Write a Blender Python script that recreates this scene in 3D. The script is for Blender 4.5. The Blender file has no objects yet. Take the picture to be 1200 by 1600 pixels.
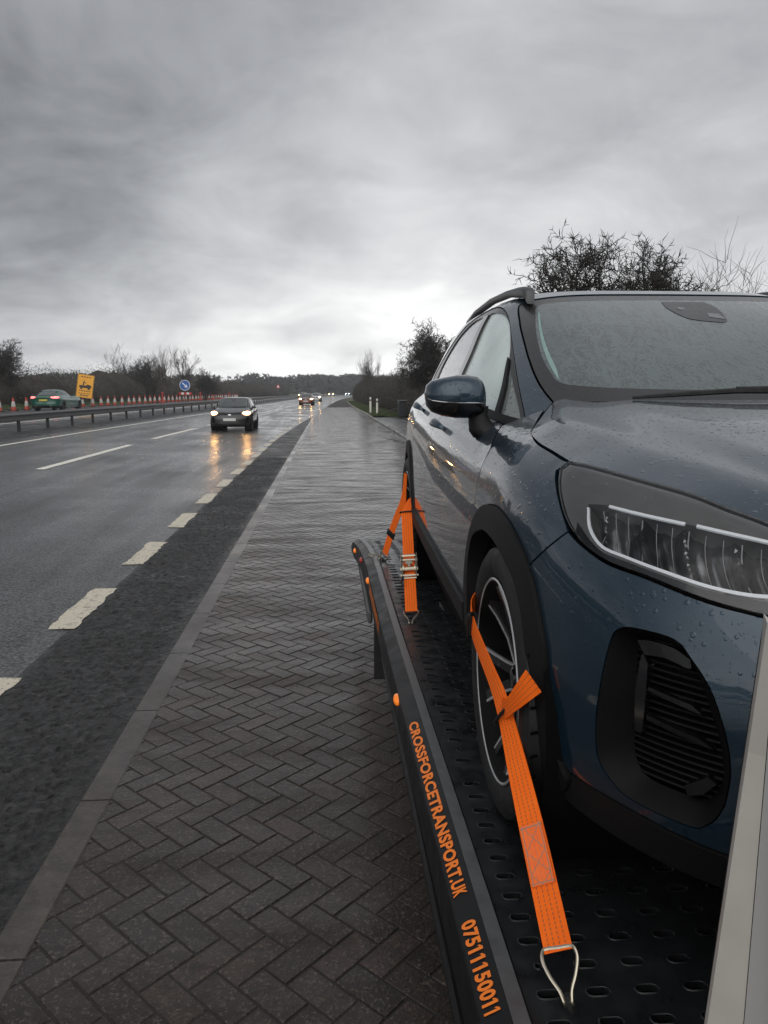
import bpy, math, random
import numpy as np
from mathutils import Vector, Matrix
from mathutils.geometry import delaunay_2d_cdt
R = math.radians
SC = bpy.context.scene
COL = SC.collection
rng = random.Random(7)

# ------------------------------------------------------------------ camera
CAM_H = 1.72
cd = bpy.data.cameras.new('camera')
cam = bpy.data.objects.new('camera', cd)
COL.objects.link(cam)
cd.sensor_fit = 'VERTICAL'
cd.sensor_height = 36.0
cd.lens = 36.0 * 1180 / 1600
cd.clip_start = 0.03
cd.clip_end = 6000
_th = math.atan2(188, 1180)
_psi = math.atan2(88 * math.cos(_th), 1180)
cam.location = (0, 0, CAM_H)
cam.rotation_euler = (math.pi / 2 - _th, 0, -_psi)
SC.camera = cam

# ------------------------------------------------------------------ node helpers
class NT:
    def __init__(s, tree):
        s.t = tree; s.n = tree.nodes; s.l = tree.links
    def new(s, typ, **kw):
        n = s.n.new(typ)
        for k, v in kw.items():
            setattr(n, k, v)
        return n
    def put(s, sock, v):
        if isinstance(v, bpy.types.NodeSocket):
            s.l.new(v, sock)
        elif v is not None:
            sock.default_value = v
    def math(s, op, a, b=None, c=None, clamp=False):
        n = s.new('ShaderNodeMath', operation=op); n.use_clamp = clamp
        for i, v in enumerate((a, b, c)):
            if v is not None: s.put(n.inputs[i], v)
        return n.outputs[0]
    def vmath(s, op, a, b=None):
        n = s.new('ShaderNodeVectorMath', operation=op)
        s.put(n.inputs[0], a)
        if b is not None: s.put(n.inputs[3 if op == 'SCALE' else 1], b)
        return n.outputs[1] if op in ('LENGTH', 'DOT_PRODUCT', 'DISTANCE') else n.outputs[0]
    def sep(s, v):
        n = s.new('ShaderNodeSeparateXYZ'); s.put(n.inputs[0], v); return n.outputs
    def comb(s, x, y, z):
        n = s.new('ShaderNodeCombineXYZ')
        for i, v in enumerate((x, y, z)): s.put(n.inputs[i], v)
        return n.outputs[0]
    def noise(s, vec, scale, detail=3, rough=.55, dist=0.0, col=False):
        n = s.new('ShaderNodeTexNoise')
        s.put(n.inputs['Vector'], vec); n.inputs['Scale'].default_value = scale
        n.inputs['Detail'].default_value = detail; n.inputs['Roughness'].default_value = rough
        n.inputs['Distortion'].default_value = dist
        return n.outputs['Color' if col else 'Fac']
    def voro(s, vec, scale, feature='F1', out='Distance', rand=1.0):
        n = s.new('ShaderNodeTexVoronoi', feature=feature)
        s.put(n.inputs['Vector'], vec); n.inputs['Scale'].default_value = scale
        n.inputs['Randomness'].default_value = rand
        return n.outputs[out]
    def ramp(s, f, pts, interp='LINEAR'):
        n = s.new('ShaderNodeValToRGB'); s.put(n.inputs[0], f)
        r = n.color_ramp; r.interpolation = interp
        while len(r.elements) < len(pts): r.elements.new(.5)
        for e, (p, c) in zip(r.elements, pts):
            e.position = p
            e.color = (c, c, c, 1) if not hasattr(c, '__len__') else (*c[:3], 1)
        return n.outputs[0]
    def mapr(s, v, a, b, c, d, smooth=False):
        n = s.new('ShaderNodeMapRange'); n.clamp = True
        if smooth: n.interpolation_type = 'SMOOTHSTEP'
        for i, x in enumerate((v, a, b, c, d)): s.put(n.inputs[i], x)
        return n.outputs[0]
    def mix(s, f, a, b, blend='MIX'):
        n = s.new('ShaderNodeMix', data_type='RGBA', blend_type=blend)
        s.put(n.inputs[0], f)
        for i, v in ((6, a), (7, b)):
            if not isinstance(v, bpy.types.NodeSocket):
                v = (*v[:3], 1) if hasattr(v, '__len__') else (v, v, v, 1)
            s.put(n.inputs[i], v)
        return n.outputs[2]
    def bump(s, h, strength=.3, dist=.01, normal=None):
        n = s.new('ShaderNodeBump'); s.put(n.inputs['Height'], h)
        n.inputs['Strength'].default_value = strength; n.inputs['Distance'].default_value = dist
        if normal is not None: s.put(n.inputs['Normal'], normal)
        return n.outputs[0]

# ------------------------------------------------------------------ sky and light
SUN_AZ, SUN_EL = 190, 42      # degrees right of the road direction, above the horizon
w = bpy.data.worlds.new('World'); SC.world = w; w.use_nodes = True
T = NT(w.node_tree); T.n.clear()
out = T.new('ShaderNodeOutputWorld')
sky = T.new('ShaderNodeTexSky', sky_type='NISHITA'); sky.sun_disc = False
sky.sun_elevation = R(SUN_EL); sky.sun_rotation = R(SUN_AZ); sky.air_density = 1.0; sky.dust_density = 4
bg0 = T.new('ShaderNodeBackground'); T.put(bg0.inputs[0], sky.outputs[0]); bg0.inputs[1].default_value = .05
d = T.vmath('NORMALIZE', T.new('ShaderNodeTexCoord').outputs['Generated'])
dx, dy, dz = T.sep(d)
zc = T.math('MAXIMUM', dz, 0.0)
den = T.math('ADD', zc, .34)
pl = T.comb(T.math('DIVIDE', dx, den), T.math('DIVIDE', dy, den), 5.3)
big = T.noise(pl, 1.1, 2, .5, .3)
med = T.noise(pl, 3.0, 5, .55, .6)
fine = T.noise(pl, 8, 5, .58, .4)
cl = T.math('ADD', T.math('MULTIPLY', big, .52), T.math('ADD', T.math('MULTIPLY', med, .37), T.math('MULTIPLY', fine, .11)))
cl = T.mapr(cl, .36, .64, 0, 1)
# brighter, thinner cloud low over the road ahead and to the right
glow = T.math('POWER', T.math('MAXIMUM', T.vmath('DOT_PRODUCT', d, (.13, .985, .115)), 0), 26)
side = T.mapr(dx, -.5, .55, -.085, .12)
hor = T.math('POWER', T.math('SUBTRACT', 1, zc), 11)
base = T.math('ADD', T.math('MULTIPLY', cl, .25), T.math('ADD', .185, side))
base = T.math('ADD', base, T.math('MULTIPLY', glow, .17))
base = T.math('ADD', base, T.math('MULTIPLY', T.math('MULTIPLY', hor, T.math('ADD', .55, T.math('MULTIPLY', cl, .85))), T.math('ADD', .30, T.math('MULTIPLY', glow, .42))))
base = T.math('MAXIMUM', base, .09)
back = T.mapr(dy, .05, -.75, 0, .62, True)          # brightness added to the unseen sky behind the viewer, to light the straps
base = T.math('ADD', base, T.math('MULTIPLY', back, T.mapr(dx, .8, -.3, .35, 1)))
tint = T.mix(T.mapr(base, .1, .7, 0, 1), (.94, .98, 1.05), (1.0, 1.0, 1.0))
skyc = T.mix(1.0, T.comb(base, base, base), tint, 'MULTIPLY')
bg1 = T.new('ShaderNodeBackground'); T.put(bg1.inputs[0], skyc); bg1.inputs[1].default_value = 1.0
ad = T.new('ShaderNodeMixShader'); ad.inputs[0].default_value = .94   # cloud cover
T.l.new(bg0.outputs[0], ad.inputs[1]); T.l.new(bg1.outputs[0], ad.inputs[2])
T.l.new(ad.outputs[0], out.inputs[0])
sd = bpy.data.lights.new('sun', 'SUN'); sd.energy = .5; sd.angle = R(85); sd.color = (1, .96, .9)
sun = bpy.data.objects.new('sun', sd); COL.objects.link(sun)
sun.rotation_euler = (math.pi / 2 - R(SUN_EL), 0, math.pi - R(SUN_AZ))
SC.view_settings.view_transform = 'Standard'; SC.view_settings.look = 'None'
SC.view_settings.exposure = .5; SC.view_settings.gamma = 1
SC.cycles.max_bounces = 6; SC.cycles.glossy_bounces = 4; SC.cycles.diffuse_bounces = 3
SC.cycles.transparent_max_bounces = 8
SC.cycles.sample_clamp_indirect = 4
SC.cycles.use_denoising = True

# ------------------------------------------------------------------ object helpers
def tag(o, label=None, cat=None, group=None, kind=None):
    if label: o['label'] = label
    if cat: o['category'] = cat
    if group: o['group'] = group
    if kind: o['kind'] = kind
    return o
def empty(name, loc=(0, 0, 0), rz=0.0, label=None, cat=None, group=None):
    o = bpy.data.objects.new(name, None); COL.objects.link(o)
    o.empty_display_size = .1
    o.location = loc; o.rotation_euler = (0, 0, rz)
    return tag(o, label, cat, group)
def obj(name, verts, faces, mat, parent=None, smooth=True, sharp=40, kind=None, uv=None):
    me = bpy.data.meshes.new(name)
    me.from_pydata([tuple(map(float, v)) for v in verts], [], [tuple(map(int, f)) for f in faces])
    mats = mat if isinstance(mat, (list, tuple)) else [mat]
    for m in mats: me.materials.append(m)
    if smooth:
        me.polygons.foreach_set('use_smooth', [True] * len(me.polygons))
        if sharp: me.set_sharp_from_angle(angle=R(sharp))
    if uv is not None:
        l = me.uv_layers.new(name='UVMap')
        vi = np.empty(len(me.loops), int); me.loops.foreach_get('vertex_index', vi)
        l.data.foreach_set('uv', np.asarray(uv, float)[vi].ravel())
    me.update()
    o = bpy.data.objects.new(name, me); COL.objects.link(o)
    if parent: o.parent = parent
    if kind: o['kind'] = kind
    return o
class MB:
    def __init__(s): s.v = []; s.f = []
    def add(s, v, f):
        n = len(s.v); s.v += [tuple(p) for p in v]; s.f += [tuple(i + n for i in q) for q in f]; return s
    def box(s, c, size, rot=None, bev=0.0):
        hx, hy, hz = [x / 2 for x in size]
        b = min(bev, hx * .9, hy * .9, hz * .9)
        pts = []; fs = []
        if b <= 0:
            pts = [(x, y, z) for x in (-hx, hx) for y in (-hy, hy) for z in (-hz, hz)]
            fs = [(0, 1, 3, 2), (4, 6, 7, 5), (0, 4, 5, 1), (2, 3, 7, 6), (0, 2, 6, 4), (1, 5, 7, 3)]
        else:  # chamfered box
            idx = {}
            def P(sx, sy, sz, ax):
                k = (sx, sy, sz, ax)
                if k not in idx:
                    q = [sx * (hx - b), sy * (hy - b), sz * (hz - b)]
                    q[ax] = (sx, sy, sz)[ax] * (hx, hy, hz)[ax]
                    idx[k] = len(pts); pts.append(tuple(q))
                return idx[k]
            S = (-1, 1)
            for ax in range(3):
                o1, o2 = (ax + 1) % 3, (ax + 2) % 3
                for sg in S:
                    r = []
                    for a_, b_ in ((-1, -1), (1, -1), (1, 1), (-1, 1)):
                        t = [0, 0, 0]; t[ax] = sg; t[o1] = a_; t[o2] = b_
                        r.append(P(*t, ax))
                    fs.append(tuple(r if sg > 0 else r[::-1]))
            for ax in range(3):
                o1, o2 = (ax + 1) % 3, (ax + 2) % 3
                for s1 in S:
                    for s2 in S:
                        a0 = [0, 0, 0]; a0[o1] = s1; a0[o2] = s2; a1 = list(a0)
                        a0[ax] = -1; a1[ax] = 1
                        q = (P(*a0, o1), P(*a1, o1), P(*a1, o2), P(*a0, o2))
                        fs.append(q if s1 * s2 < 0 else q[::-1])
            for sx in S:
                for sy in S:
                    for sz in S:
                        q = (P(sx, sy, sz, 0), P(sx, sy, sz, 1), P(sx, sy, sz, 2))
                        fs.append(q if sx * sy * sz > 0 else q[::-1])
        M = rot if rot is not None else Matrix.Identity(3)
        c = Vector(c)
        return s.add([tuple(M @ Vector(p) + c) for p in pts], fs)
    def tube(s, path, r, n=8, caps=True, flat=1.0, up=None):
        path = [Vector(p) for p in path]
        rs = r if hasattr(r, '__len__') else [r] * len(path)
        rings = []; prev = None
        for i, p in enumerate(path):
            t = (path[min(i + 1, len(path) - 1)] - path[max(i - 1, 0)]).normalized()
            ref = Vector(up) if up else (prev if prev is not None else (Vector((0, 0, 1)) if abs(t.z) < .9 else Vector((1, 0, 0))))
            a = ref - t * ref.dot(t)
            if a.length < 1e-5: a = t.orthogonal()
            a.normalize(); b = t.cross(a); prev = a
            rings.append([tuple(p + a * math.cos(2 * math.pi * k / n) * rs[i] + b * math.sin(2 * math.pi * k / n) * rs[i] * flat) for k in range(n)])
        v = [q for g in rings for q in g]; f = []
        for i in range(len(path) - 1):
            for k in range(n):
                k2 = (k + 1) % n
                f.append((i * n + k, i * n + k2, (i + 1) * n + k2, (i + 1) * n + k))
        if caps:
            f.append(tuple(range(n))[::-1]); f.append(tuple((len(path) - 1) * n + k for k in range(n)))
        return s.add(v, f)
    def lathe(s, prof, n=32, M=None, close=False):
        """profile of (radius, axial) about Z, then M"""
        v = []; f = []; m = len(prof)
        for k in range(n):
            a = 2 * math.pi * k / n
            for r_, z_ in prof: v.append((r_ * math.cos(a), r_ * math.sin(a), z_))
        for k in range(n):
            k2 = (k + 1) % n
            for j in range(m - 1 + (1 if close else 0)):
                j2 = (j + 1) % m
                f.append((k * m + j, k2 * m + j, k2 * m + j2, k * m + j2))
        if M is not None: v = [tuple(M @ Vector(p)) for p in v]
        return s.add(v, f)
    def prism(s, poly, z0, z1, M=None):
        n = len(poly)
        v = [(x, y, z0) for x, y in poly] + [(x, y, z1) for x, y in poly]
        f = [tuple(range(n))[::-1], tuple(range(n, 2 * n))] + [(i, (i + 1) % n, n + (i + 1) % n, n + i) for i in range(n)]
        if M is not None: v = [tuple(M @ Vector(p)) for p in v]
        return s.add(v, f)
    def loft(s, rings, closed=True, caps=True):
        n = len(rings[0]); v = [p for r_ in rings for p in r_]; f = []
        for i in range(len(rings) - 1):
            for k in range(n if closed else n - 1):
                k2 = (k + 1) % n
                f.append((i * n + k, i * n + k2, (i + 1) * n + k2, (i + 1) * n + k))
        if caps and closed:
            f.append(tuple(range(n))[::-1]); f.append(tuple((len(rings) - 1) * n + k for k in range(n)))
        return s.add(v, f)
    def build(s, name, mat, parent=None, smooth=True, sharp=35, kind=None):
        return obj(name, s.v, s.f, mat, parent, smooth, sharp, kind)
def children(o): return [c for c in bpy.data.objects if c.parent == o]
def kids_map():
    m = {}
    for c in bpy.data.objects:
        if c.parent: m.setdefault(c.parent.name, []).append(c)
    return m
def copy_tree(o, km, parent=None, skip=()):
    c = o.copy(); COL.objects.link(c)
    if parent: c.parent = parent
    for ch in km.get(o.name, []):
        if ch.name.split('.')[0] in skip: continue
        copy_tree(ch, km, c, skip)
    return c

# ------------------------------------------------------------------ materials
def mat(name):
    m = bpy.data.materials.new(name); m.use_nodes = True
    t = NT(m.node_tree); b = t.n['Principled BSDF']
    return m, t, b
def co(t, kind='Object'): return t.new('ShaderNodeTexCoord').outputs[kind]
def plain(name, c, rough=.5, metal=0.0, noise=.0, nscale=30, bump=0.0, bscale=200, coat=0.0, spec=None, emit=None, estr=0, sheen=None):
    m, t, b = mat(name)
    b.inputs['Roughness'].default_value = rough; b.inputs['Metallic'].default_value = metal
    b.inputs['Coat Weight'].default_value = coat; b.inputs['Coat Roughness'].default_value = .05
    if spec is not None: b.inputs['Specular IOR Level'].default_value = spec
    v = co(t)
    n = t.noise(v, nscale, 4)
    if noise:
        t.put(b.inputs['Base Color'], t.mix(n, tuple(x * (1 - noise) for x in c), tuple(min(1, x * (1 + noise)) for x in c)))
        t.put(b.inputs['Roughness'], t.mapr(n, .3, .7, max(.02, rough * .8), min(1, rough * 1.25)))
    else:
        b.inputs['Base Color'].default_value = (*c, 1)
    if bump: t.put(b.inputs['Normal'], t.bump(t.noise(v, bscale, 3), bump, .003))
    if emit:
        b.inputs['Emission Color'].default_value = (*emit, 1); b.inputs['Emission Strength'].default_value = estr
    return m
def drops(t, v, s1=115, s2=260, dens=.5):
    """height field of rain drops clinging to a surface"""
    def layer(sc, dn, off):
        vv = t.vmath('ADD', v, (off, off * .7, off * 1.3))
        n = t.new('ShaderNodeTexVoronoi', feature='F1'); t.put(n.inputs['Vector'], vv); n.inputs['Scale'].default_value = sc
        dist = n.outputs['Distance']; cr, cg, cb = t.sep(n.outputs['Color'])
        rad = t.mapr(cr, 1 - dn, 1, 0.0, .42)
        hgt = t.mapr(dist, t.math('MULTIPLY', rad, .55), rad, 1, 0, True)
        return t.math('MULTIPLY', hgt, t.math('GREATER_THAN', cr, 1 - dn + .03))
    return t.math('MAXIMUM', layer(s1, dens, 0), t.math('MULTIPLY', layer(s2, dens * .9, 3.3), .55))
def paint(name, c, metal=.55, rough=.34, wet=True, d1=78, d2=190, dens=.5):
    m, t, b = mat(name)
    v = co(t)
    fl = t.voro(v, 900, out='Color')
    t.put(b.inputs['Base Color'], t.mix(t.math('MULTIPLY', t.sep(fl)[0], .5), tuple(x * .8 for x in c), tuple(x * 1.25 for x in c)))
    b.inputs['Metallic'].default_value = metal; b.inputs['Roughness'].default_value = rough
    b.inputs['Coat Weight'].default_value = 1; b.inputs['Coat Roughness'].default_value = .03
    if wet:
        up = t.sep(t.new('ShaderNodeNewGeometry').outputs['Normal'])[2]
        hz = t.sep(v)[2]
        patch = t.mapr(t.noise(v, 3.5, 3), .35, .6, .35, 1)
        k = t.math('MULTIPLY', t.mapr(hz, .5, .78, .04, 1), t.mapr(up, -.2, .3, .25, 1))
        h = t.math('MULTIPLY', drops(t, v, d1, d2, dens), t.math('MULTIPLY', k, patch))
        bn = t.bump(h, 1.0, .0030)
        t.put(b.inputs['Coat Normal'], bn); t.put(b.inputs['Normal'], t.bump(h, .6, .002))
    return m
def misted(name, c, rough=.25, d1=120, dens=.45, streak=False, strength=.8):
    m, t, b = mat(name)
    v = co(t)
    h = drops(t, v, d1, d1 * 2.1, dens)
    n = t.noise(v, 5, 4)
    col = t.mix(n, tuple(x * .75 for x in c), tuple(x * 1.2 for x in c))
    if streak:
        sv = t.vmath('MULTIPLY', v, (34, 9, 9))
        s = t.noise(t.vmath('ADD', sv, t.vmath('SCALE', t.noise(v, 9, 3, col=True), 2.2)), 1.0, 3, .6, .8)
        st = t.mapr(t.math('ABSOLUTE', t.math('SUBTRACT', s, .5)), 0, .055, 1, 0)
        col = t.mix(t.math('MULTIPLY', st, .75), col, tuple(x * .25 for x in c))
        h = t.math('ADD', t.math('MULTIPLY', h, .6), t.math('MULTIPLY', st, .4))
    else:
        col = t.mix(t.math('MULTIPLY', h, .65), col, tuple(x * .3 for x in c))
    t.put(b.inputs['Base Color'], col)
    b.inputs['Roughness'].default_value = rough
    b.inputs['Coat Weight'].default_value = .6; b.inputs['Coat Roughness'].default_value = .06
    bn = t.bump(h, strength, .0015)
    t.put(b.inputs['Normal'], bn); t.put(b.inputs['Coat Normal'], bn)
    return m

MT = {}
MT['paint'] = paint('wet_blue_paint', (.011, .034, .058), dens=.62)
MT['trim'] = plain('grained_black_plastic', (.0045, .0045, .005), .55, bump=.25, bscale=900, spec=.3)
MT['gloss'] = plain('gloss_black', (.006, .006, .007), .12, coat=.5)
MT['rubber'] = plain('black_rubber', (.010, .010, .010), .7, noise=.3, nscale=60)
MT['dark'] = plain('dark_void', (.003, .003, .003), .9, spec=.1)
MT['rail'] = plain('grey_roof_rail', (.07, .072, .075), .42, metal=.3, bump=.05)
MT['rim'] = plain('rim_black', (.008, .008, .009), .38, coat=.25)
MT['rimcut'] = plain('machined_alloy', (.52, .52, .53), .42, metal=.6, noise=.1)
MT['chrome'] = plain('chrome', (.75, .75, .76), .08, metal=1)
MT['steel'] = plain('zinc_steel', (.50, .45, .36), .32, metal=1, noise=.3, nscale=40)
MT['steeldark'] = plain('blackened_steel', (.03, .03, .03), .45, metal=.7, noise=.3)
MT['glass_ws'] = misted('misted_windscreen', (.070, .092, .092), .2, 90, .35, streak=True, strength=.45)
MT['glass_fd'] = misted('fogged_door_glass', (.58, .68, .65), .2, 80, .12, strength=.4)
MT['glass_rd'] = misted('rain_beaded_glass', (.30, .32, .325), .12, 46, .85, strength=1.0)
MT['glass_q'] = misted('rain_beaded_quarter', (.16, .18, .175), .15, 62, .8)
MT['frit'] = plain('black_glass_border', (.010, .0095, .0095), .3, coat=.2, noise=.2, nscale=90)
MT['drl'] = plain('white_light_guide', (.88, .89, .92), .3, emit=(.9, .95, 1), estr=.10)  # unlit guide, given a faint glow to whiten it
MT['white'] = plain('white_body_panel', (.46, .455, .45), .35, noise=.04, nscale=8, coat=.3)
MT['beige'] = plain('off_white_edge_trim', (.45, .43, .395), .5, noise=.16, nscale=14)
MT['truckpaint'] = plain('dark_grey_truck_side', (.006, .006, .0065), .42, noise=.3, nscale=12, spec=.28, bump=.03)
MT['railtop'] = plain('worn_rail_top', (.12, .125, .13), .36, metal=.35, noise=.35, nscale=25)
MT['deck'] = None
MT['decal'] = plain('orange_vinyl', (.95, .21, .01), .4, noise=.1, nscale=40)
MT['amber'] = plain('amber_lens', (.85, .20, .01), .15, coat=.5, emit=(1, .25, .02), estr=.25)
MT['red'] = plain('red_lens', (.45, .02, .015), .15, coat=.5)
m, t, b = mat('deck_plate')
v = co(t); n = t.noise(v, 14, 5, .6); n2 = t.noise(v, 120, 3)
t.put(b.inputs['Base Color'], t.mix(n, (.010, .011, .012), (.024, .026, .029)))
t.put(b.inputs['Roughness'], t.mapr(n, .35, .65, .22, .5)); b.inputs['Metallic'].default_value = .25
t.put(b.inputs['Normal'], t.bump(n2, .18, .002))
MT['deck'] = m
# orange webbing: u across 0..1, v along in metres
m, t, b = mat('orange_webbing')
uvn = t.new('ShaderNodeUVMap'); uvn.uv_map = 'UVMap'
u, vv, _ = t.sep(uvn.outputs[0])
lines = None
for c in (.2, .4, .6, .8):
    l = t.mapr(t.math('ABSOLUTE', t.math('SUBTRACT', u, c)), .012, .03, 1, 0)
    lines = l if lines is None else t.math('MAXIMUM', lines, l)
dash = t.math('GREATER_THAN', t.math('FRACT', t.math('MULTIPLY', vv, 130)), .35)
lines = t.math('MULTIPLY', lines, dash)
weave = t.math('MULTIPLY', t.math('SINE', t.math('MULTIPLY', vv, 2200)), t.math('SINE', t.math('MULTIPLY', u, 150)))
dirt = t.noise(co(t), 18, 4)
cc = t.mix(dirt, (.95, .125, .006), (1.0, .19, .014))
cc = t.mix(t.math('MULTIPLY', lines, .7), cc, (.16, .09, .05))
t.put(b.inputs['Base Color'], cc); b.inputs['Roughness'].default_value = .6; b.inputs['Specular IOR Level'].default_value = .15
t.put(b.inputs['Normal'], t.bump(t.math('ADD', t.math('MULTIPLY', weave, .3), t.math('MULTIPLY', lines, -.6)), .4, .0012))
MT['web'] = m
m, t, b = mat('sewn_webbing')
uvn = t.new('ShaderNodeUVMap'); uvn.uv_map = 'UVMap'; u, vv, _ = t.sep(uvn.outputs[0])
au = t.math('ABSOLUTE', t.math('SUBTRACT', u, .5)); av = t.math('ABSOLUTE', t.math('SUBTRACT', vv, .5))
edge = t.math('MAXIMUM', t.mapr(t.math('ABSOLUTE', t.math('SUBTRACT', au, .40)), .012, .03, 1, 0), t.mapr(t.math('ABSOLUTE', t.math('SUBTRACT', av, .46)), .006, .014, 1, 0))
zz = t.math('ABSOLUTE', t.math('SUBTRACT', t.math('PINGPONG', t.math('MULTIPLY', vv, 1.9), .38), t.math('MULTIPLY', au, .95)))
col_ = t.mapr(t.math('ABSOLUTE', t.math('SUBTRACT', t.math('FRACT', t.math('MULTIPLY', u, 5)), .5)), .04, .10, 1, 0)
dash = t.math('GREATER_THAN', t.math('FRACT', t.math('MULTIPLY', vv, 26)), .3)
st = t.math('MAXIMUM', t.math('MULTIPLY', edge, .9), t.math('MAXIMUM', t.mapr(zz, .012, .035, .8, 0), t.math('MULTIPLY', t.math('MULTIPLY', col_, dash), .55)))
base_ = t.mix(t.noise(co(t), 60, 4), (.88, .13, .02), (1.0, .22, .06))
t.put(b.inputs['Base Color'], t.mix(st, base_, (.34, .23, .17))); b.inputs['Roughness'].default_value = .65; b.inputs['Specular IOR Level'].default_value = .15
t.put(b.inputs['Normal'], t.bump(t.math('MULTIPLY', st, -1), .5, .0015)); MT['stitchweb'] = m
# ================================================================== THE PLACE
def pchip(xs, ys):
    xs = np.array(xs, float); ys = np.array(ys, float)
    h = np.diff(xs); d = np.diff(ys) / h; m = np.zeros(len(xs))
    for i in range(1, len(xs) - 1):
        if d[i - 1] * d[i] > 0:
            w1 = 2 * h[i] + h[i - 1]; w2 = h[i] + 2 * h[i - 1]
            m[i] = (w1 + w2) / (w1 / d[i - 1] + w2 / d[i])
    m[0] = d[0]; m[-1] = d[-1]
    def f(x):
        x = np.clip(np.asarray(x, float), xs[0], xs[-1])
        i = np.clip(np.searchsorted(xs, x) - 1, 0, len(xs) - 2)
        t = (x - xs[i]) / h[i]
        return ys[i] * (1 + 2 * t) * (1 - t) ** 2 + m[i] * h[i] * t * (1 - t) ** 2 + ys[i + 1] * t * t * (3 - 2 * t) + m[i + 1] * h[i] * t * t * (t - 1)
    return f
# gentle bend of the road to the right, metres of offset at each distance
_off = pchip([-40, 0, 25, 35, 45, 60, 75, 95, 130, 200, 300, 420, 600], [0, 0, 0, .2, .5, 1.1, 1.6, 2.1, 3.0, 6.2, 15, 32, 70])
_lay = pchip([-40, 0, 45, 60, 90, 130, 200, 300, 420, 600], [0, 0, 0, .12, .85, 2.3, 5.6, 14.5, 31.5, 69.5])
def off(y): return float(_off(y))
def lay(y): return float(_lay(y))
def gz(x):           # carriageway tilts up towards the far side
    return .028 * max(0.0, -2.0 - x)
YS = [-14, -8, -4, 0, 3, 6, 9, 12, 16, 20, 25, 30, 35, 40, 45, 50, 56, 62, 70, 80, 95, 110, 130, 150, 175, 200, 230, 265, 300, 340, 380, 420, 480, 560]

def ribbon(name, x0, x1, z, material, ys=YS, fo=off, fo2=None, nx=1, kind='structure', parent=None, bank=True, thick=0):
    v = []; f = []
    for y in ys:
        a = x0(y) if callable(x0) else x0; b_ = x1(y) if callable(x1) else x1
        for k in range(nx + 1):
            u = k / nx; x = a + (b_ - a) * u
            o_ = fo(y) * (1 - u) + (fo2 or fo)(y) * u
            v.append((x + o_, y, z + (gz(x) if bank else 0)))
    n = nx + 1
    for i in range(len(ys) - 1):
        for k in range(nx): f.append((i * n + k, i * n + k + 1, (i + 1) * n + k + 1, (i + 1) * n + k))
    return obj(name, v, f, material, parent, smooth=False, kind=kind)

# --- surfaces
m, t, b = mat('wet_asphalt'); v = co(t)
agg = t.voro(v, 38); n1 = t.noise(v, .35, 4, .6); n2 = t.noise(v, 48, 5, .7); n3 = t.noise(t.vmath('MULTIPLY', v, (1.6, .12, 1)), 1.0, 4, .6)
t.put(b.inputs['Base Color'], t.mix(t.mapr(t.math('ADD', t.math('MULTIPLY', agg, .5), n2), .62, .86, 0, 1), (.105, .106, .108), (.003, .0032, .0036)))
wet = t.math('ADD', t.math('MULTIPLY', n1, .5), t.math('MULTIPLY', n3, .5))
t.put(b.inputs['Roughness'], t.mapr(wet, .36, .64, .17, .44))
t.put(b.inputs['Normal'], t.bump(t.math('ADD', t.math('MULTIPLY', agg, .6), t.math('MULTIPLY', n2, 1.6)), .75, .010))
b.inputs['Specular IOR Level'].default_value = .5
t.put(b.inputs['Coat Weight'], t.mapr(wet, .40, .60, .60, .12)); b.inputs['Coat Roughness'].default_value = .12; b.inputs['Coat IOR'].default_value = 1.36
t.put(b.inputs['Coat Normal'], t.bump(n2, .35, .008))
MT['asphalt'] = m
m, t, b = mat('coarse_chippings'); v = co(t)
a1 = t.voro(v, 30); a2 = t.noise(v, 17, 7, .68, .8); n1 = t.noise(v, 1.6, 4)
t.put(b.inputs['Base Color'], t.mix(t.mapr(a2, .4, .62, 0, 1), (.008, .0082, .0085), (.042, .042, .043)))
t.put(b.inputs['Roughness'], t.mapr(n1, .35, .68, .60, .26))
t.put(b.inputs['Normal'], t.bump(t.math('ADD', t.math('MULTIPLY', a1, .8), t.math('MULTIPLY', a2, 1.2)), 1.0, .030))
MT['chip'] = m
m, t, b = mat('concrete_edging'); v = co(t)
n1 = t.noise(v, 9, 7, .72); n2 = t.noise(v, 70, 5, .7)
col = t.mix(t.mapr(n1, .35, .65, 0, 1), (.028, .0225, .0185), (.070, .058, .049)); col = t.mix(t.mapr(n2, .55, .7, 0, .6), col, (.13, .115, .10)); col = t.mix(t.mapr(t.voro(v, 48), .07, .13, .85, 0), col, (.012, .011, .010))
t.put(b.inputs['Base Color'], col)
t.put(b.inputs['Roughness'], t.mapr(t.noise(v, .9, 4), .35, .65, .22, .55))
t.put(b.inputs['Normal'], t.bump(n2, .6, .004)); b.inputs['Coat Weight'].default_value = .35; b.inputs['Coat Roughness'].default_value = .12; b.inputs['Coat IOR'].default_value = 1.36
MT['edging'] = m
m, t, b = mat('wet_block_paver'); v = co(t)
info = t.new('ShaderNodeAttribute'); info.attribute_name = 'tone'
tone = info.outputs['Fac']
n1 = t.noise(v, 20, 6, .7); n2 = t.noise(v, 90, 5, .7); pit = t.voro(v, 60); n3 = t.noise(v, 1.1, 4, .6)
col = t.mix(tone, (.0175, .0125, .0096), (.047, .0335, .0258))
col = t.mix(t.mapr(tone, .84, .9, 0, .4), col, (.072, .040, .033))
col = t.mix(t.mapr(n1, .42, .66, 0, .85), col, (.017, .0135, .0112))
col = t.mix(t.mapr(n3, .40, .62, 0, .55), col, (.019, .0152, .0128))
col = t.mix(t.mapr(n2, .54, .66, 0, .85), col, (.140, .114, .094))
col = t.mix(t.mapr(pit, .08, .18, .9, 0), col, (.010, .0095, .009))
t.put(b.inputs['Base Color'], col)
wv = t.noise(t.vmath('MULTIPLY', v, (.9, 3.6, 1)), 1.0, 5, .7)
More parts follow.
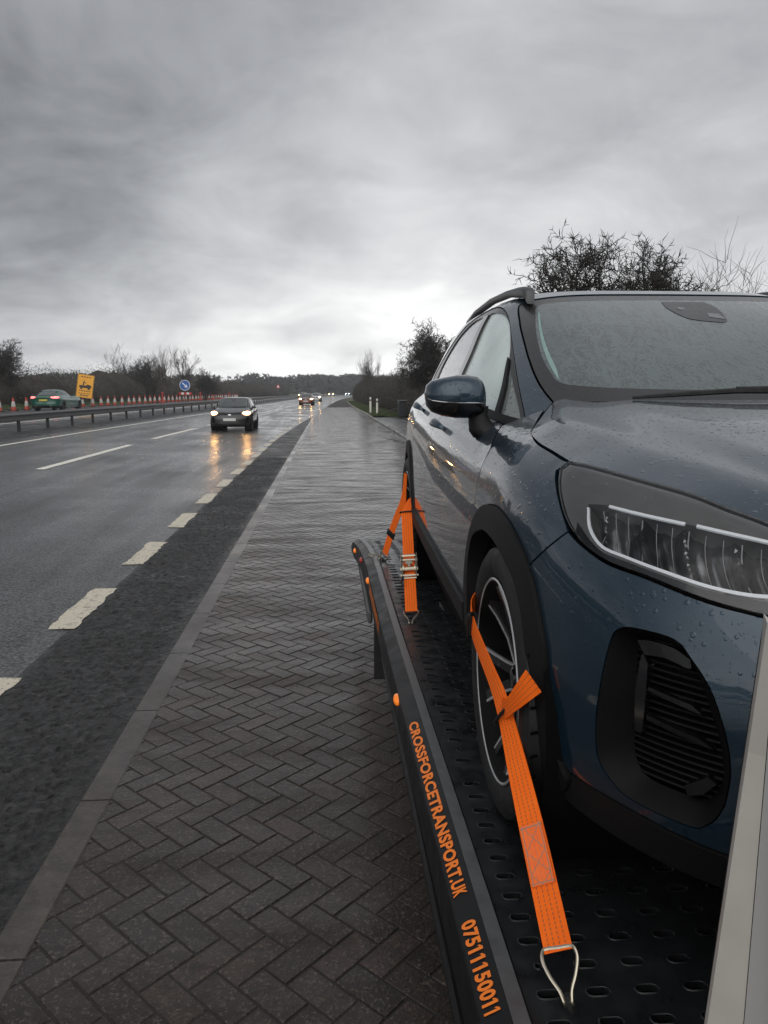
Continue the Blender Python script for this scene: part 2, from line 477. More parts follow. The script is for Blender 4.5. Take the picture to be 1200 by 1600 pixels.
t.put(b.inputs['Roughness'], t.math('ADD', t.mapr(wv, .36, .64, .23, .43), t.math('MULTIPLY', tone, .10)))
t.put(b.inputs['Normal'], t.bump(t.math('ADD', t.math('MULTIPLY', n2, .9), t.math('ADD', t.math('MULTIPLY', n1, .8), t.mapr(pit, .05, .25, 0, .6))), .8, .006))
b.inputs['Specular IOR Level'].default_value = .36
t.put(b.inputs['Coat Weight'], t.mapr(wv, .38, .62, .75, .15)); b.inputs['Coat Roughness'].default_value = .12; b.inputs['Coat IOR'].default_value = 1.36
t.put(b.inputs['Coat Normal'], t.bump(n2, .2, .003))
MT['paver'] = m
MT['joint'] = plain('sandy_joint', (.024, .021, .019), .75, noise=.4, nscale=40)
m, t, b = mat('worn_road_paint'); v = co(t)
n1 = t.noise(v, 11, 6, .7); n2 = t.noise(v, 120, 4)
wr = t.mapr(t.math('ADD', t.math('MULTIPLY', n1, .7), t.math('MULTIPLY', n2, .3)), .37, .46, 0, 1)
t.put(b.inputs['Base Color'], t.mix(wr, (.13, .125, .11), t.mix(n2, (.72, .69, .60), (.86, .84, .77))))
t.put(b.inputs['Roughness'], t.mapr(n1, .3, .7, .3, .6)); t.put(b.inputs['Normal'], t.bump(n2, .4, .003))
MT['mark'] = m
m, t, b = mat('old_cream_road_paint'); v = co(t)
n1 = t.noise(v, 14, 6, .7); n2 = t.noise(v, 60, 5, .7)
wr = t.mapr(t.math('ADD', t.math('MULTIPLY', n1, .5), t.math('MULTIPLY', n2, .5)), .40, .47, 0, 1)
t.put(b.inputs['Base Color'], t.mix(wr, (.06, .058, .052), t.mix(n2, (.42, .38, .29), (.74, .68, .56)))); t.put(b.inputs['Roughness'], t.mapr(n1, .3, .7, .35, .65)); t.put(b.inputs['Normal'], t.bump(n2, .6, .005)); MT['mark_old'] = m
m, t, b = mat('wet_grass'); v = co(t)
t.put(b.inputs['Base Color'], t.mix(t.noise(v, 1.3, 5, .65), (.028, .044, .013), (.085, .115, .036)))
b.inputs['Roughness'].default_value = .75; t.put(b.inputs['Normal'], t.bump(t.noise(v, 22, 4), .8, .03))
MT['grass'] = m
MT['soil'] = plain('damp_field', (.045, .047, .024), .85, noise=.4, nscale=.6, bump=.6, bscale=8)
MT['bark'] = plain('dark_wet_bark', (.020, .017, .014), .8, noise=.4, nscale=14)
MT['bark2'] = plain('grey_brown_twigs', (.050, .043, .036), .8, noise=.35, nscale=9)
MT['thicket'] = plain('bramble_brown', (.032, .026, .019), .85, noise=.5, nscale=1.2)
MT['leaf'] = plain('dull_evergreen_leaf', (.022, .030, .013), .6, noise=.5, nscale=2)
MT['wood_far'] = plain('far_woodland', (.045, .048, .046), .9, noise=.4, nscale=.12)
MT['galv'] = plain('weathered_galvanised_steel', (.085, .087, .09), .5, metal=.1, noise=.3, nscale=6)
MT['post'] = plain('dark_steel_post', (.02, .02, .021), .5, metal=.4, noise=.3)
MT['coneo'] = plain('cone_orange', (.36, .036, .014), .55, noise=.25, nscale=9)
MT['conew'] = plain('cone_reflective_white', (.42, .42, .40), .45, noise=.15, nscale=12)

# --- ground sheet to the horizon, then the paved surfaces
gv = []; gf = []
gx = [-2500, -900, -400, -150, -60, -34, -26, -23]; gx2 = [-13.2]
rows = [-60, -14] + YS[1:] + [640, 760]
lanesx = [-560, -420, -260, -120, -60, -36, -27, -23.4, -13.2, -9.6, -2.0, 2.7, 6, 12, 30, 100, 260, 420, 560]
for y in rows:
    for x in lanesx:
        o_ = off(min(y, 560)) * max(0, 1 - abs(x + 5) / 400)
        zz = gz(max(x, -23.4)) if x < -2 else 0
        if x < -24: zz = gz(-23.4) + min(.5, (-x - 24) * .04)
        gv.append((x + o_, y, zz - .05))
n = len(lanesx)
for i in range(len(rows) - 1):
    for k in range(n - 1): gf.append((i * n + k, i * n + k + 1, (i + 1) * n + k + 1, (i + 1) * n + k))
obj('ground', gv, gf, MT['soil'], None, False, kind='structure')
ribbon('carriageway', -9.95, -1.90, 0.0, MT['asphalt'], nx=4)
ribbon('central_reserve', -13.4, -9.95, -.004, MT['chip'], nx=2)
ribbon('opposite_carriageway', -21.6, -13.4, -.002, MT['asphalt'], nx=4)
ribbon('grass_verge', -27, -21.6, .03, MT['grass'], nx=3)
ribbon('hard_strip', -1.90, -1.04, -.004, MT['chip'], ys=[q for q in YS if q >= 20], fo=off, fo2=lay, nx=2)
# the near stretch carries real loose-looking chippings
r_ = random.Random(77); v = []; f = []
ny = 1060; nx = 40
hts = np.zeros((ny, nx)); rs_ = np.random.RandomState(5)
for sc_, am in ((11, .005), (4, .009), (2, .017), (1, .012)):
    g = rs_.rand(ny // sc_ + 3, nx // sc_ + 3) - .5
    iy = np.arange(ny) / sc_; ix = np.arange(nx) / sc_; i0 = iy.astype(int); j0 = ix.astype(int); fy = (iy - i0)[:, None]; fx = (ix - j0)[None]
    hts += am * (g[i0][:, j0] * (1 - fy) * (1 - fx) + g[i0 + 1][:, j0] * fy * (1 - fx) + g[i0][:, j0 + 1] * (1 - fy) * fx + g[i0 + 1][:, j0 + 1] * fy * fx)
edge = np.clip(np.minimum(np.arange(nx), (nx - 1 - np.arange(nx)) * .55) / 4, 0, 1)
hts = hts * edge[None] + .001
for i in range(ny):
    for j in range(nx): v.append((-1.91 + .87 * j / (nx - 1) + rs_.uniform(-.006, .006) * (0 < j < nx - 1), -2 + 22.0 * i / (ny - 1), float(hts[i, j])))
for i in range(ny - 1):
    for j in range(nx - 1): f.append((i * nx + j, i * nx + j + 1, (i + 1) * nx + j + 1, (i + 1) * nx + j))
obj('chipping_strip', v, f, MT['chip'], None, False, None, kind='structure')

def wobble_poly(x0, x1, y0, y1, jit, fo, z, n=9):
    L_, R_ = [], []
    for k in range(n + 1):
        y = y0 + (y1 - y0) * k / n
        L_.append((x0 + rng.uniform(-jit, jit) + fo(y), y)); R_.append((x1 + rng.uniform(-jit, jit) + fo(y), y))
    v = [(x, y + (rng.uniform(-jit, jit) if i in (0, n) else 0), z + gz(x - fo(y))) for i, (x, y) in enumerate(L_)] + [(x, y + (rng.uniform(-jit, jit) if i in (0, n) else 0), z + gz(x - fo(y))) for i, (x, y) in enumerate(R_)]
    f = [(k, n + 1 + k, n + 2 + k, k + 1) for k in range(n)]
    return v, f
# lay-by edge dashes, lane dashes, solid edge line, opposite carriageway lines
mb = MB()
y = 3.38 - 2.1 * 5
while y < 62:
    mb.add(*wobble_poly(-2.07, -1.875, y, y + 1.15, .016, lambda q: off(q) * .35, .006, 16)); y += 2.1
mb.build('lay_by_dashes', MT['mark_old'], None, False, kind='structure')
mb = MB(); y = -4.6
while y < 330:
    mb.add(*wobble_poly(-6.12, -5.92, y, y + 7.4, .007, off, .006, 10)); y += 10.4
mb.build('lane_dashes', MT['mark'], None, False, kind='structure')
ribbon('edge_line', -9.35, -9.2, .006, MT['mark'])
ribbon('far_edge_line', lambda y: -2.07 + .0 * y, -1.93, .006, MT['mark'], ys=[62, 70, 80, 95, 110, 130, 150, 175, 200, 230, 265, 300, 340], fo=lambda y: off(y) * .35 + (off(y) * .65) * min(1, max(0, (y - 62) / 60)))
ribbon('opposite_edge_line', -14.3, -14.15, .004, MT['mark'])
mb = MB(); y = 2.0
while y < 330:
    mb.add(*wobble_poly(-17.6, -17.45, y, y + 2.2, .005, off, .004, 4)); y += 9
mb.build('opposite_lane_dashes', MT['mark'], None, False, kind='structure')

# --- lay-by: flush concrete edging stones and 45 degree herringbone block paving
mb = MB(); y = -6.1
while y < 130:
    L_ = .915
    g = .005
    ys2 = [y + g, y + L_ - g]
    v = []
    for yy in ys2:
        v += [(-1.065 + lay(yy), yy, 0), (-1.065 + lay(yy), yy, .006), (-1.06 + lay(yy), yy, .010), (-.945 + lay(yy), yy, .010), (-.94 + lay(yy), yy, .006), (-.94 + lay(yy), yy, 0)]
    f = [(k, 6 + k, 7 + k, k + 1) for k in range(5)] + [(0, 1, 2, 3, 4, 5), (11, 10, 9, 8, 7, 6)]
    mb.add(v, f); y += L_
mb.build('edging_stones', MT['edging'], None, False, kind='structure')
def layR(y): return 2.75 if y < 60 else max(-.9, 2.75 - (y - 60) * .028)
ribbon('paving_bed', lambda y: -1.0, lambda y: layR(y), .0026, MT['joint'], ys=[q for q in YS if q <= 150], fo=lay)
def herringbone(x0f, x1f, y0, y1):
    """block pavers 200 x 100 laid at 45 degrees, each a block with worn arrises"""
    v = []; f = []; tone = []
    c = math.cos(math.pi / 4); B = .1
    r_ = random.Random(3)
    rngk = int((y1 - y0 + 8) / (B * 1.0)) + 10
    # lattice of the 2:1 herringbone: (i, j) cells; pattern repeats every 4 cells along x with one step per row
    # rotated frame: p = (X cos + Y sin, -X sin + Y cos)
    cells = []
    lo_u, hi_u = None, None
    corners = [(x, y) for x in (-1.3, 3.2) for y in (y0 - .4, y1 + .4)]
    us = [(x * c - y * c) / B for x, y in corners]; vs = [(x * c + y * c) / B for x, y in corners]
    for j in range(int(min(vs)) - 2, int(max(vs)) + 3):
        for i in range(int(min(us)) - 2, int(max(us)) + 3):
            k = (i - j) % 4
            # k==0: start of a horizontal brick (covers i,i+1); k==2: vertical brick covers (i,j),(i,j+1)
            if k == 0: w_, h_ = 2, 1
            elif k == 3: w_, h_ = 1, 2
            else: continue
            cu, cv = (i + w_ / 2) * B, (j + h_ / 2) * B
            X = cu * c + cv * c; Y = cv * c - cu * c
            if not (y0 < Y < y1): continue
            if not (x0f(Y) + lay(Y) < X < x1f(Y) + lay(Y)): continue
            cells.append((cu, cv, w_, h_, X, Y))
    far = 24
    for cu, cv, w_, h_, X, Y in cells:
        g = .0022 + r_.uniform(0, .0012)
        hw, hh = w_ * B / 2 - g, h_ * B / 2 - g
        bz = .0034; z = .006 + r_.uniform(-.0012, .0012); tx, ty = r_.uniform(-.008, .008), r_.uniform(-.008, .008)
        a0 = r_.uniform(-.006, .006)
        n = len(v)
        for (s, zz) in (((hw, hh), z - .008), ((hw - bz * .4, hh - bz * .4), z - .0018), ((hw - bz, hh - bz), z)):
            for sx, sy in ((-1, -1), (1, -1), (1, 1), (-1, 1)):
                a_, b_ = sx * s[0], sy * s[1]
                a_, b_ = a_ - b_ * a0, b_ + a_ * a0
                pu, pv = cu + a_, cv + b_
                px_ = min(max(pu * c + pv * c, -1.035 + lay(Y)), layR(Y) + .05 + lay(Y))
                v.append((px_, pv * c - pu * c, zz + a_ * tx + b_ * ty))
        f.append((n + 8, n + 9, n + 10, n + 11))
        for L0 in (0, 4):
            for k in range(4): f.append((n + L0 + k, n + L0 + (k + 1) % 4, n + L0 + 4 + (k + 1) % 4, n + L0 + 4 + k))
        tone += [r_.random()] * 12
    return v, f, tone
v, f, tone = herringbone(lambda y: -1.06, lambda y: layR(y) + .06, -2.0, 84)
pv = obj('block_paving', v, f, MT['paver'], None, False, kind='structure')
at = pv.data.attributes.new('tone', 'FLOAT', 'POINT'); at.data.foreach_set('value', tone)
del v, f, tone
# right-hand side: raised kerb, wet footway, verge
def kx(y): return 2.78 if y < 58 else 2.78 - (y - 58) * .026
kys = [-14, 0, 6, 12, 18, 24, 30, 36, 42, 48, 54, 60, 66, 74, 84, 96, 110, 128]
mb = MB()
for i in range(len(kys) - 1):
    a, b_ = kys[i], kys[i + 1]; nseg = max(1, int((b_ - a) / .92))
    for k in range(nseg):
        y0_, y1_ = a + (b_ - a) * k / nseg + .004, a + (b_ - a) * (k + 1) / nseg - .004
        v = []
        for yy in (y0_, y1_):
            x = kx(yy) + lay(yy)
            v += [(x, yy, -.02), (x + .012, yy, .10), (x + .03, yy, .118), (x + .125, yy, .12), (x + .125, yy, -.02)]
        mb.add(v, [(q, 5 + q, 6 + q, q + 1) for q in range(4)] + [(0, 1, 2, 3, 4), (9, 8, 7, 6, 5)])
mb.build('kerb', MT['edging'], None, False, kind='structure')
ribbon('footway', lambda y: kx(y) + .13, lambda y: 6.4, .105, MT['asphalt'], ys=[q for q in kys if q <= 50], fo=lay, bank=False)
m, t, b = mat('leaf_litter_mud'); v = co(t)
t.put(b.inputs['Base Color'], t.mix(t.noise(v, 6, 5), (.018, .015, .011), (.05, .042, .03))); t.put(b.inputs['Roughness'], t.mapr(t.noise(v, 2, 3), .4, .6, .15, .8))
t.put(b.inputs['Normal'], t.bump(t.noise(v, 40, 4), .6, .01)); MT['mud'] = m
mb = MB(); r_ = random.Random(15)
for k in range(70):
    y = r_.uniform(14, 95); x = kx(y) + lay(y) - r_.uniform(.02, .5) ** 1.0; rx, ry = r_.uniform(.04, .2), r_.uniform(.15, .9)
    pts = [(x + rx * math.cos(a) * r_.uniform(.7, 1.1), y + ry * math.sin(a) * r_.uniform(.7, 1.1), .0125 + k * .00003) for a in [q * math.pi / 6 for q in range(12)]]
    mb.add(pts, [tuple(range(12))])
mb.build('gutter_litter', MT['mud'], None, False, kind='stuff')
def bumpy(name, xa, xb, ys, nx, z0, amp, material, seed, kind='structure', fo=lay):
    r_ = random.Random(seed); v = []; f = []
    for y in ys:
        for k in range(nx + 1):
            a = xa(y); b_ = xb(y); x = a + (b_ - a) * k / nx
            v.append((x + fo(y), y, z0 + r_.uniform(-amp, amp) + .10 * k / nx))
    n = nx + 1
    for i in range(len(ys) - 1):
        for k in range(nx): f.append((i * n + k, i * n + k + 1, (i + 1) * n + k + 1, (i + 1) * n + k))
    return obj(name, v, f, material, None, True, None, kind=kind)
vy = [50 + 1.5 * k for k in range(70)]
bumpy('right_verge', lambda y: kx(y) + .13, lambda y: 9.5, vy, 12, .10, .05, MT['grass'], 2)
bumpy('shrub_bank', lambda y: 6.35, lambda y: 16, [-10 + 3 * k for k in range(21)], 6, .12, .05, MT['grass'], 4)
# grass tufts on the verges
def tufts(name, n, sampler, hmin, hmax, seed):
    r_ = random.Random(seed); v = []; f = []
    for _ in range(n):
        x, y, z = sampler(r_)
        for b_ in range(4):
            a = r_.uniform(0, 6.28); h = r_.uniform(hmin, hmax); w_ = .012 + h * .06
            lean = r_.uniform(.1, .6) * h; px, py = x + r_.uniform(-.1, .1), y + r_.uniform(-.1, .1)
            n0 = len(v)
            v += [(px - w_ * math.sin(a), py + w_ * math.cos(a), z), (px + w_ * math.sin(a), py - w_ * math.cos(a), z),
                  (px + lean * math.cos(a), py + lean * math.sin(a), z + h)]
            f.append((n0, n0 + 1, n0 + 2))
    return obj(name, v, f, MT['grass'], None, False, kind='stuff')
def s1(r_):
    y = 50 + 75 * r_.random() ** 1.6; x0 = kx(y) + .15; return (x0 + (7 - x0) * r_.random() + lay(y), y, .12)
tufts('verge_grass', 5200, s1, .05, .22, 8)
def s2(r_):
    y = 38 + 130 * r_.random() ** 1.4; x = -21.7 - 4 * r_.random(); return (x + off(y), y, gz(x) + .02)
tufts('far_verge_grass', 4500, s2, .08, .3, 9)

# ------------------------------------------------------------------ bare trees, thickets, hedges
def branches(mb, p, dirv, length, r0, level, r_, P):
    """one limb as a bending tapered tube, then its children"""
    nseg = P['seg'][min(level, len(P['seg']) - 1)]
    pts = [Vector(p)]; dv = Vector(dirv).normalized(); rs = [r0]
    tip = P.get('tip', .35)
    for k in range(nseg):
        dv = (dv + Vector((r_.gauss(0, 1), r_.gauss(0, 1), r_.gauss(0, 1))) * P['wig'] + Vector((0, 0, P['up'] * (1 if level else .5)))).normalized()
        pts.append(pts[-1] + dv * (length / nseg)); rs.append(r0 * (1 - (1 - tip) * (k + 1) / nseg))
    mb.tube(pts, rs, 5 if level == 0 else (4 if level == 1 else 3), caps=False)
    if level >= P['levels']: return
    nk = P['kids'][min(level, len(P['kids']) - 1)]
    for _ in range(nk):
        t_ = r_.uniform(P['start'] if level == 0 else .2, 1.0); i = min(int(t_ * nseg), nseg - 1)
        q = pts[i].lerp(pts[i + 1], t_ * nseg - i)
        ax = (pts[i + 1] - pts[i]).normalized(); o_ = ax.orthogonal().normalized()
        o_ = Matrix.Rotation(r_.uniform(0, 6.283), 3, ax) @ o_
        sp = r_.uniform(*P['angle'])
        nd = ax * math.cos(sp) + o_ * math.sin(sp)
        branches(mb, q, nd, length * r_.uniform(*P['ratio']), max(P['rmin'], rs[i] * P['rr']), level + 1, r_, P)
def bare_tree(name, x, y, z, h, P, seed, label, mtrunk='bark', mtwig='bark', group=None, stems=1, spread=.25):
    r_ = random.Random(seed)
    root = empty(name, (x, y, z), 0, label, 'tree' if 'shrub' not in name else 'shrub', group)
    tr = MB(); cr = MB()
    for s in range(stems):
        bx0 = r_.uniform(-1, 1) * P.get('row', 0)
        d_ = Vector((r_.gauss(0, spread), r_.gauss(0, spread), 1)).normalized()
        L_ = h * P['trunk'] * r_.uniform(.8, 1.05)
        pts = [Vector((bx0 + r_.gauss(0, .08) * (stems > 1), r_.gauss(0, .08) * (stems > 1), -.1))]; dv = d_; rs = [P['r0']]
        for k in range(6):
            dv = (dv + Vector((r_.gauss(0, .09), r_.gauss(0, .09), .05))).normalized()
            pts.append(pts[-1] + dv * L_ / 6); rs.append(P['r0'] * (1 - .6 * (k + 1) / 6))
        tr.tube(pts, rs, 7, caps=False)
        for _ in range(P['limbs']):
            t_ = r_.uniform(P['first'], 1.0); i = min(int(t_ * 6), 5); q = pts[i].lerp(pts[i + 1], t_ * 6 - i)
            az = r_.uniform(0, 6.283); el = r_.uniform(*P['limb_el'])
            nd = Vector((math.cos(az) * math.cos(el), math.sin(az) * math.cos(el), math.sin(el)))
            branches(cr, q, nd, h * r_.uniform(*P['limb_len']), rs[i] * .55, 1, r_, P)
    tr.build('trunk', MT[mtrunk], root, True, None)
    cr.build('crown', MT[mtwig], root, True, None)
    return root
THORN = dict(seg=[6, 6, 4, 3], wig=.28, up=.05, levels=4, kids=[0, 7, 5, 4], start=.2, angle=(.5, 1.25), ratio=(.38, .62), rmin=.006, rr=.55,
             trunk=.62, r0=.10, limbs=12, first=.25, limb_el=(.2, 1.2), limb_len=(.24, .40), tip=.3)
LOOSE = dict(seg=[6, 7, 5, 3], wig=.17, up=.07, levels=3, kids=[0, 7, 5, 3], start=.2, angle=(.4, 1.0), ratio=(.35, .6), rmin=.005, rr=.5,
             trunk=.45, r0=.07, limbs=9, first=.2, limb_el=(.4, 1.3), limb_len=(.35, .6), tip=.3)
ASH = dict(seg=[6, 6, 5, 3], wig=.14, up=.12, levels=4, kids=[0, 5, 4, 3], start=.25, angle=(.35, .8), ratio=(.45, .65), rmin=.012, rr=.55,
           trunk=.55, r0=.16, limbs=8, first=.35, limb_el=(.6, 1.3), limb_len=(.3, .45), tip=.35)
SWITCH = dict(seg=[5, 6, 5, 3], wig=.07, up=.16, levels=3, kids=[0, 6, 3, 2], start=.2, angle=(.25, .6), ratio=(.4, .6), rmin=.010, rr=.5,
              trunk=.65, r0=.09, limbs=12, first=.15, limb_el=(.9, 1.4), limb_len=(.3, .5), tip=.35)
# the hawthorn and its neighbours behind the loaded car
bare_tree('hawthorn_shrub', 5.3, 13.2, .15, 4.15, dict(THORN, limbs=20, limb_len=(.15, .24), kids=[0, 8, 6, 4], first=.35, trunk=.78, rmin=.007, row=.95, r0=.07), 14, 'dense dark bare hawthorn shrub rising behind the roof of the blue car', stems=8, spread=.10)
bare_tree('straggly_shrub', 7.7, 13.6, .15, 4.3, LOOSE, 23, 'straggly bare shrub with thin twigs, cut by the right edge of the photo', mtwig='bark2', stems=4, spread=.3)
bare_tree('ivy_tree', 5.95, 45, .15, 5.75, dict(THORN, rmin=.013, limbs=22, limb_len=(.18, .30), first=.4, trunk=.72), 31, 'bushy dark bare tree above the hedge just left of the blue car', stems=4, spread=.13)
bare_tree('young_poplar', 5.5, 103, .15, 6.1, SWITCH, 41, 'slender pale bare tree of upright branches above the end of the hedge', mtrunk='bark2', mtwig='bark2', stems=5, spread=.14)
def bush(name, path, hfun, wid, n, leafsize, seed, label, cat, mcore, mleaf, mtw, twigs, base_z=0.0, group=None):
    """hedge or thicket: an uneven inner body, sprays of small leaf blades and protruding twigs"""
    r_ = random.Random(seed)
    root = empty(name, (path[0][0], path[0][1], base_z), 0, label, cat, group)
    ox, oy = path[0]
    seglen = [math.dist(path[i], path[i + 1]) for i in range(len(path) - 1)]; tot = sum(seglen)
    def at(s):
        s = max(0, min(tot - 1e-6, s)); i = 0
        while s > seglen[i]: s -= seglen[i]; i += 1
        a, b_ = path[i], path[i + 1]; t_ = s / seglen[i]
        dx_, dy_ = (b_[0] - a[0]) / seglen[i], (b_[1] - a[1]) / seglen[i]
        return a[0] + (b_[0] - a[0]) * t_ - ox, a[1] + (b_[1] - a[1]) * t_ - oy, -dy_, dx_
    # inner body
    ns = max(6, int(tot / 1.2)); rings = []
    ph = [r_.uniform(0, 6.28) for _ in range(6)]
    for k in range(ns + 1):
        s = tot * k / ns; x, y, nx_, ny_ = at(s); h = hfun(s, tot) * r_.uniform(.62, .84)
        endk = min(1, k / 3 + .1, (ns - k) / 3 + .1)
        ring = []
        for q in range(9):
            a = math.pi * q / 8; rr = wid / 2 * endk * r_.uniform(.55, .85)
            ring.append((x + nx_ * rr * math.cos(a), y + ny_ * rr * math.cos(a), max(-.1, (math.sin(a) ** .6) * h * endk + r_.uniform(-.1, .1) - (.15 if q in (0, 8) else 0))))
        rings.append(ring)
    core = MB().loft(rings, closed=True)
    core.build('inner_growth', MT[mcore], root, True, None)
    lf = []; ff = []
    for _ in range(n):
        s = r_.uniform(0, tot); x, y, nx_, ny_ = at(s); h = hfun(s, tot)
        a = math.pi * r_.random(); rad = (r_.random() ** .35)
        u = math.cos(a) * wid / 2 * rad * 1.12; z_ = abs(math.sin(a)) ** .6 * h * (rad * .98 + .05) * r_.uniform(.8, 1.08)
        c_ = Vector((x + nx_ * u, y + ny_ * u, max(.02, z_)))
        d1 = Vector((r_.gauss(0, 1), r_.gauss(0, 1), r_.gauss(0, 1))).normalized(); d2 = d1.orthogonal().normalized()
        L_ = leafsize * r_.uniform(.5, 1.4); n0 = len(lf)
        lf += [c_ - d1 * L_, c_ + d2 * L_ * .2, c_ + d1 * L_, c_ - d2 * L_ * .2]; ff.append((n0, n0 + 1, n0 + 2, n0 + 3))
    obj('foliage', lf, ff, MT[mleaf], root, False)
    tw = MB()
    for _ in range(twigs):
        s = r_.uniform(0, tot); x, y, nx_, ny_ = at(s); h = hfun(s, tot); u = r_.uniform(-.5, .5) * wid
        z_ = h * r_.uniform(.45, .95) * (1 - (abs(u) / wid * 2) ** 3 * .4)
        L_ = leafsize * r_.uniform(3, 9); dv = Vector((r_.gauss(0, .6), r_.gauss(0, .6), r_.uniform(.2, 1.3))).normalized()
        p0 = Vector((x + nx_ * u, y + ny_ * u, z_)); p1 = p0 + dv * L_ * .5; dv = (dv + Vector((r_.gauss(0, .25), r_.gauss(0, .25), .1))).normalized()
        r0 = leafsize * .055
        tw.tube([p0, p1, p1 + dv * L_ * .5], [r0, r0 * .7, r0 * .4], 3, caps=False)
    tw.build('twigs', MT[mtw], root, False, None)
    return root
def hwave(h0, amp, seed, f=.25):
    r_ = random.Random(seed); ph = [r_.uniform(0, 6.28) for _ in range(4)]
    return lambda s, tot: h0 + amp * (.5 * math.sin(s * f + ph[0]) + .3 * math.sin(s * f * 2.3 + ph[1]) + .3 * math.sin(s * f * 5.1 + ph[2]))
hp = [(10.5, 12), (9.2, 24), (7.4, 38), (6.6, 52), (6.0 + lay(66), 66), (5.3 + lay(84), 84), (4.5 + lay(104), 104), (3.9 + lay(130), 130), (3.4 + lay(165), 165)]
bush('roadside_hedge', hp, hwave(3.15, .35, 3, .35), 3.4, 52000, .11, 21, 'tall dark unclipped hedge along the right of the road behind the bollards', 'hedge', 'thicket', 'thicket', 'bark', 4200, .1)
bush('evergreen_bush', [(5.25, 58), (6.2, 58.3)], lambda s, T_: 4.3, 1.4, 1600, .10, 22, 'small rounded evergreen bush poking above the right hedge beside the bushy tree', 'bush', 'leaf', 'leaf', 'bark', 40, .1)
# the belt of scrub beyond the opposite carriageway
lp = [(-27 + 0, 28), (-26.6, 48), (-26 + off(70), 70), (-25.6 + off(95), 95), (-25 + off(130), 130), (-24.5 + off(180), 180), (-24 + off(250), 250)]
bush('scrub_belt', lp, hwave(3.35, .7, 5, .17), 5.5, 85000, .10, 27, 'long dark belt of bare scrub beyond the traffic cones on the left', 'hedge', 'thicket', 'thicket', 'bark', 5200, gz(-23.4))
zl = gz(-23.4)
bare_tree('thicket_tree', -24.0, 59, zl, 5.5, dict(THORN, limbs=18, limb_len=(.2, .34), rmin=.012), 51, 'broad dark bare tree at the left edge of the photo above the scrub', stems=4, spread=.3)
bare_tree('spreading_ash', -27.0 + off(92), 92, zl, 6.5, ASH, 52, 'spreading bare tree with forked top, leftmost of the trees past the yellow sign', stems=1, spread=.1)
bare_tree('twiggy_thorn', -24.6 + off(94), 94, zl, 5.3, dict(THORN, rmin=.016), 53, 'rounded dense bare tree close right of the spreading forked one', stems=3, spread=.25)
bare_tree('pale_birch', -23.4 + off(96), 96, zl, 5.2, dict(ASH, rmin=.012, limbs=9), 54, 'thin pale bare tree right of the rounded dense one on the left', mtwig='bark2', stems=2, spread=.12)
bare_tree('tall_ash', -22.0 + off(108), 108, zl, 6.7, ASH, 55, 'tall bare tree directly behind the blue round sign', mtwig='bark2', stems=2, spread=.1)
bare_tree('slim_ash', -24.6 + off(106), 106, zl, 6.2, dict(SWITCH, r0=.11), 56, 'slim upright bare tree left of the tall one behind the blue sign', mtwig='bark2', stems=3, spread=.1)
bare_tree('low_thorn', -20.3 + off(112), 112, zl, 4.6, dict(THORN, rmin=.016), 57, 'low dense bare tree right of the tall one behind the blue sign', stems=3, spread=.3)
# distant wood across the end of the road: one mass nobody could count
r_ = random.Random(61); v = []; f = []
def wood(x0, y0, x1, y1, n, hf, lf):
    for k in range(n):
        t_ = r_.random(); x = x0 + (x1 - x0) * t_ + r_.gauss(0, 3); y = y0 + (y1 - y0) * t_ + r_.gauss(0, 6)
        h = hf(t_); z = h * r_.random() ** .55
        d1 = Vector((r_.gauss(0, 1), r_.gauss(0, 1), r_.gauss(0, 1.2))).normalized(); d2 = d1.orthogonal().normalized(); L_ = lf * r_.uniform(.5, 1.4)
        c_ = Vector((x, y, z)); n0 = len(v)
        v.extend([c_ - d1 * L_, c_ + d2 * L_ * .5, c_ + d1 * L_, c_ - d2 * L_ * .5]); f.append((n0, n0 + 1, n0 + 2, n0 + 3))
def heart(x0, y0, x1, y1, hf):
    rings = []
    for k in range(60):
        t_ = k / 59; x = x0 + (x1 - x0) * t_; y = y0 + (y1 - y0) * t_; h = hf(t_) * r_.uniform(.66, .86)
        rings.append([(x + 4 * math.cos(a), y + 8 * math.cos(a), max(-.5, h * math.sin(a) ** .5 if math.sin(a) > 0 else -.5)) for a in [math.pi * q / 8 for q in range(9)]])
    m_ = MB().loft(rings, closed=True); n0 = len(v); v.extend([Vector(p) for p in m_.v]); f.extend([tuple(i + n0 for i in q) for q in m_.f])
heart(-75, 270, -8, 330, lambda t_: 6.0 + 2 * math.sin(t_ * 21) + 1.0 * math.sin(t_ * 47))
heart(-26, 330, 60, 420, lambda t_: 6.6 + 2.6 * math.sin(t_ * 3.1) + .8 * math.sin(t_ * 31))
heart(-190, 220, -70, 290, lambda t_: 6.5 + 1.5 * math.sin(t_ * 25))
wood(-75, 270, -8, 330, 9000, lambda t_: 6.0 + 2 * math.sin(t_ * 21) + 1.0 * math.sin(t_ * 47), .75)
wood(-26, 330, 60, 420, 9000, lambda t_: 6.6 + 2.6 * math.sin(t_ * 3.1) + .8 * math.sin(t_ * 31), .9)
wood(-190, 220, -70, 290, 6000, lambda t_: 6.5 + 1.5 * math.sin(t_ * 25), .9)
obj('distant_woodland', v, f, MT['wood_far'], None, False, kind='stuff')

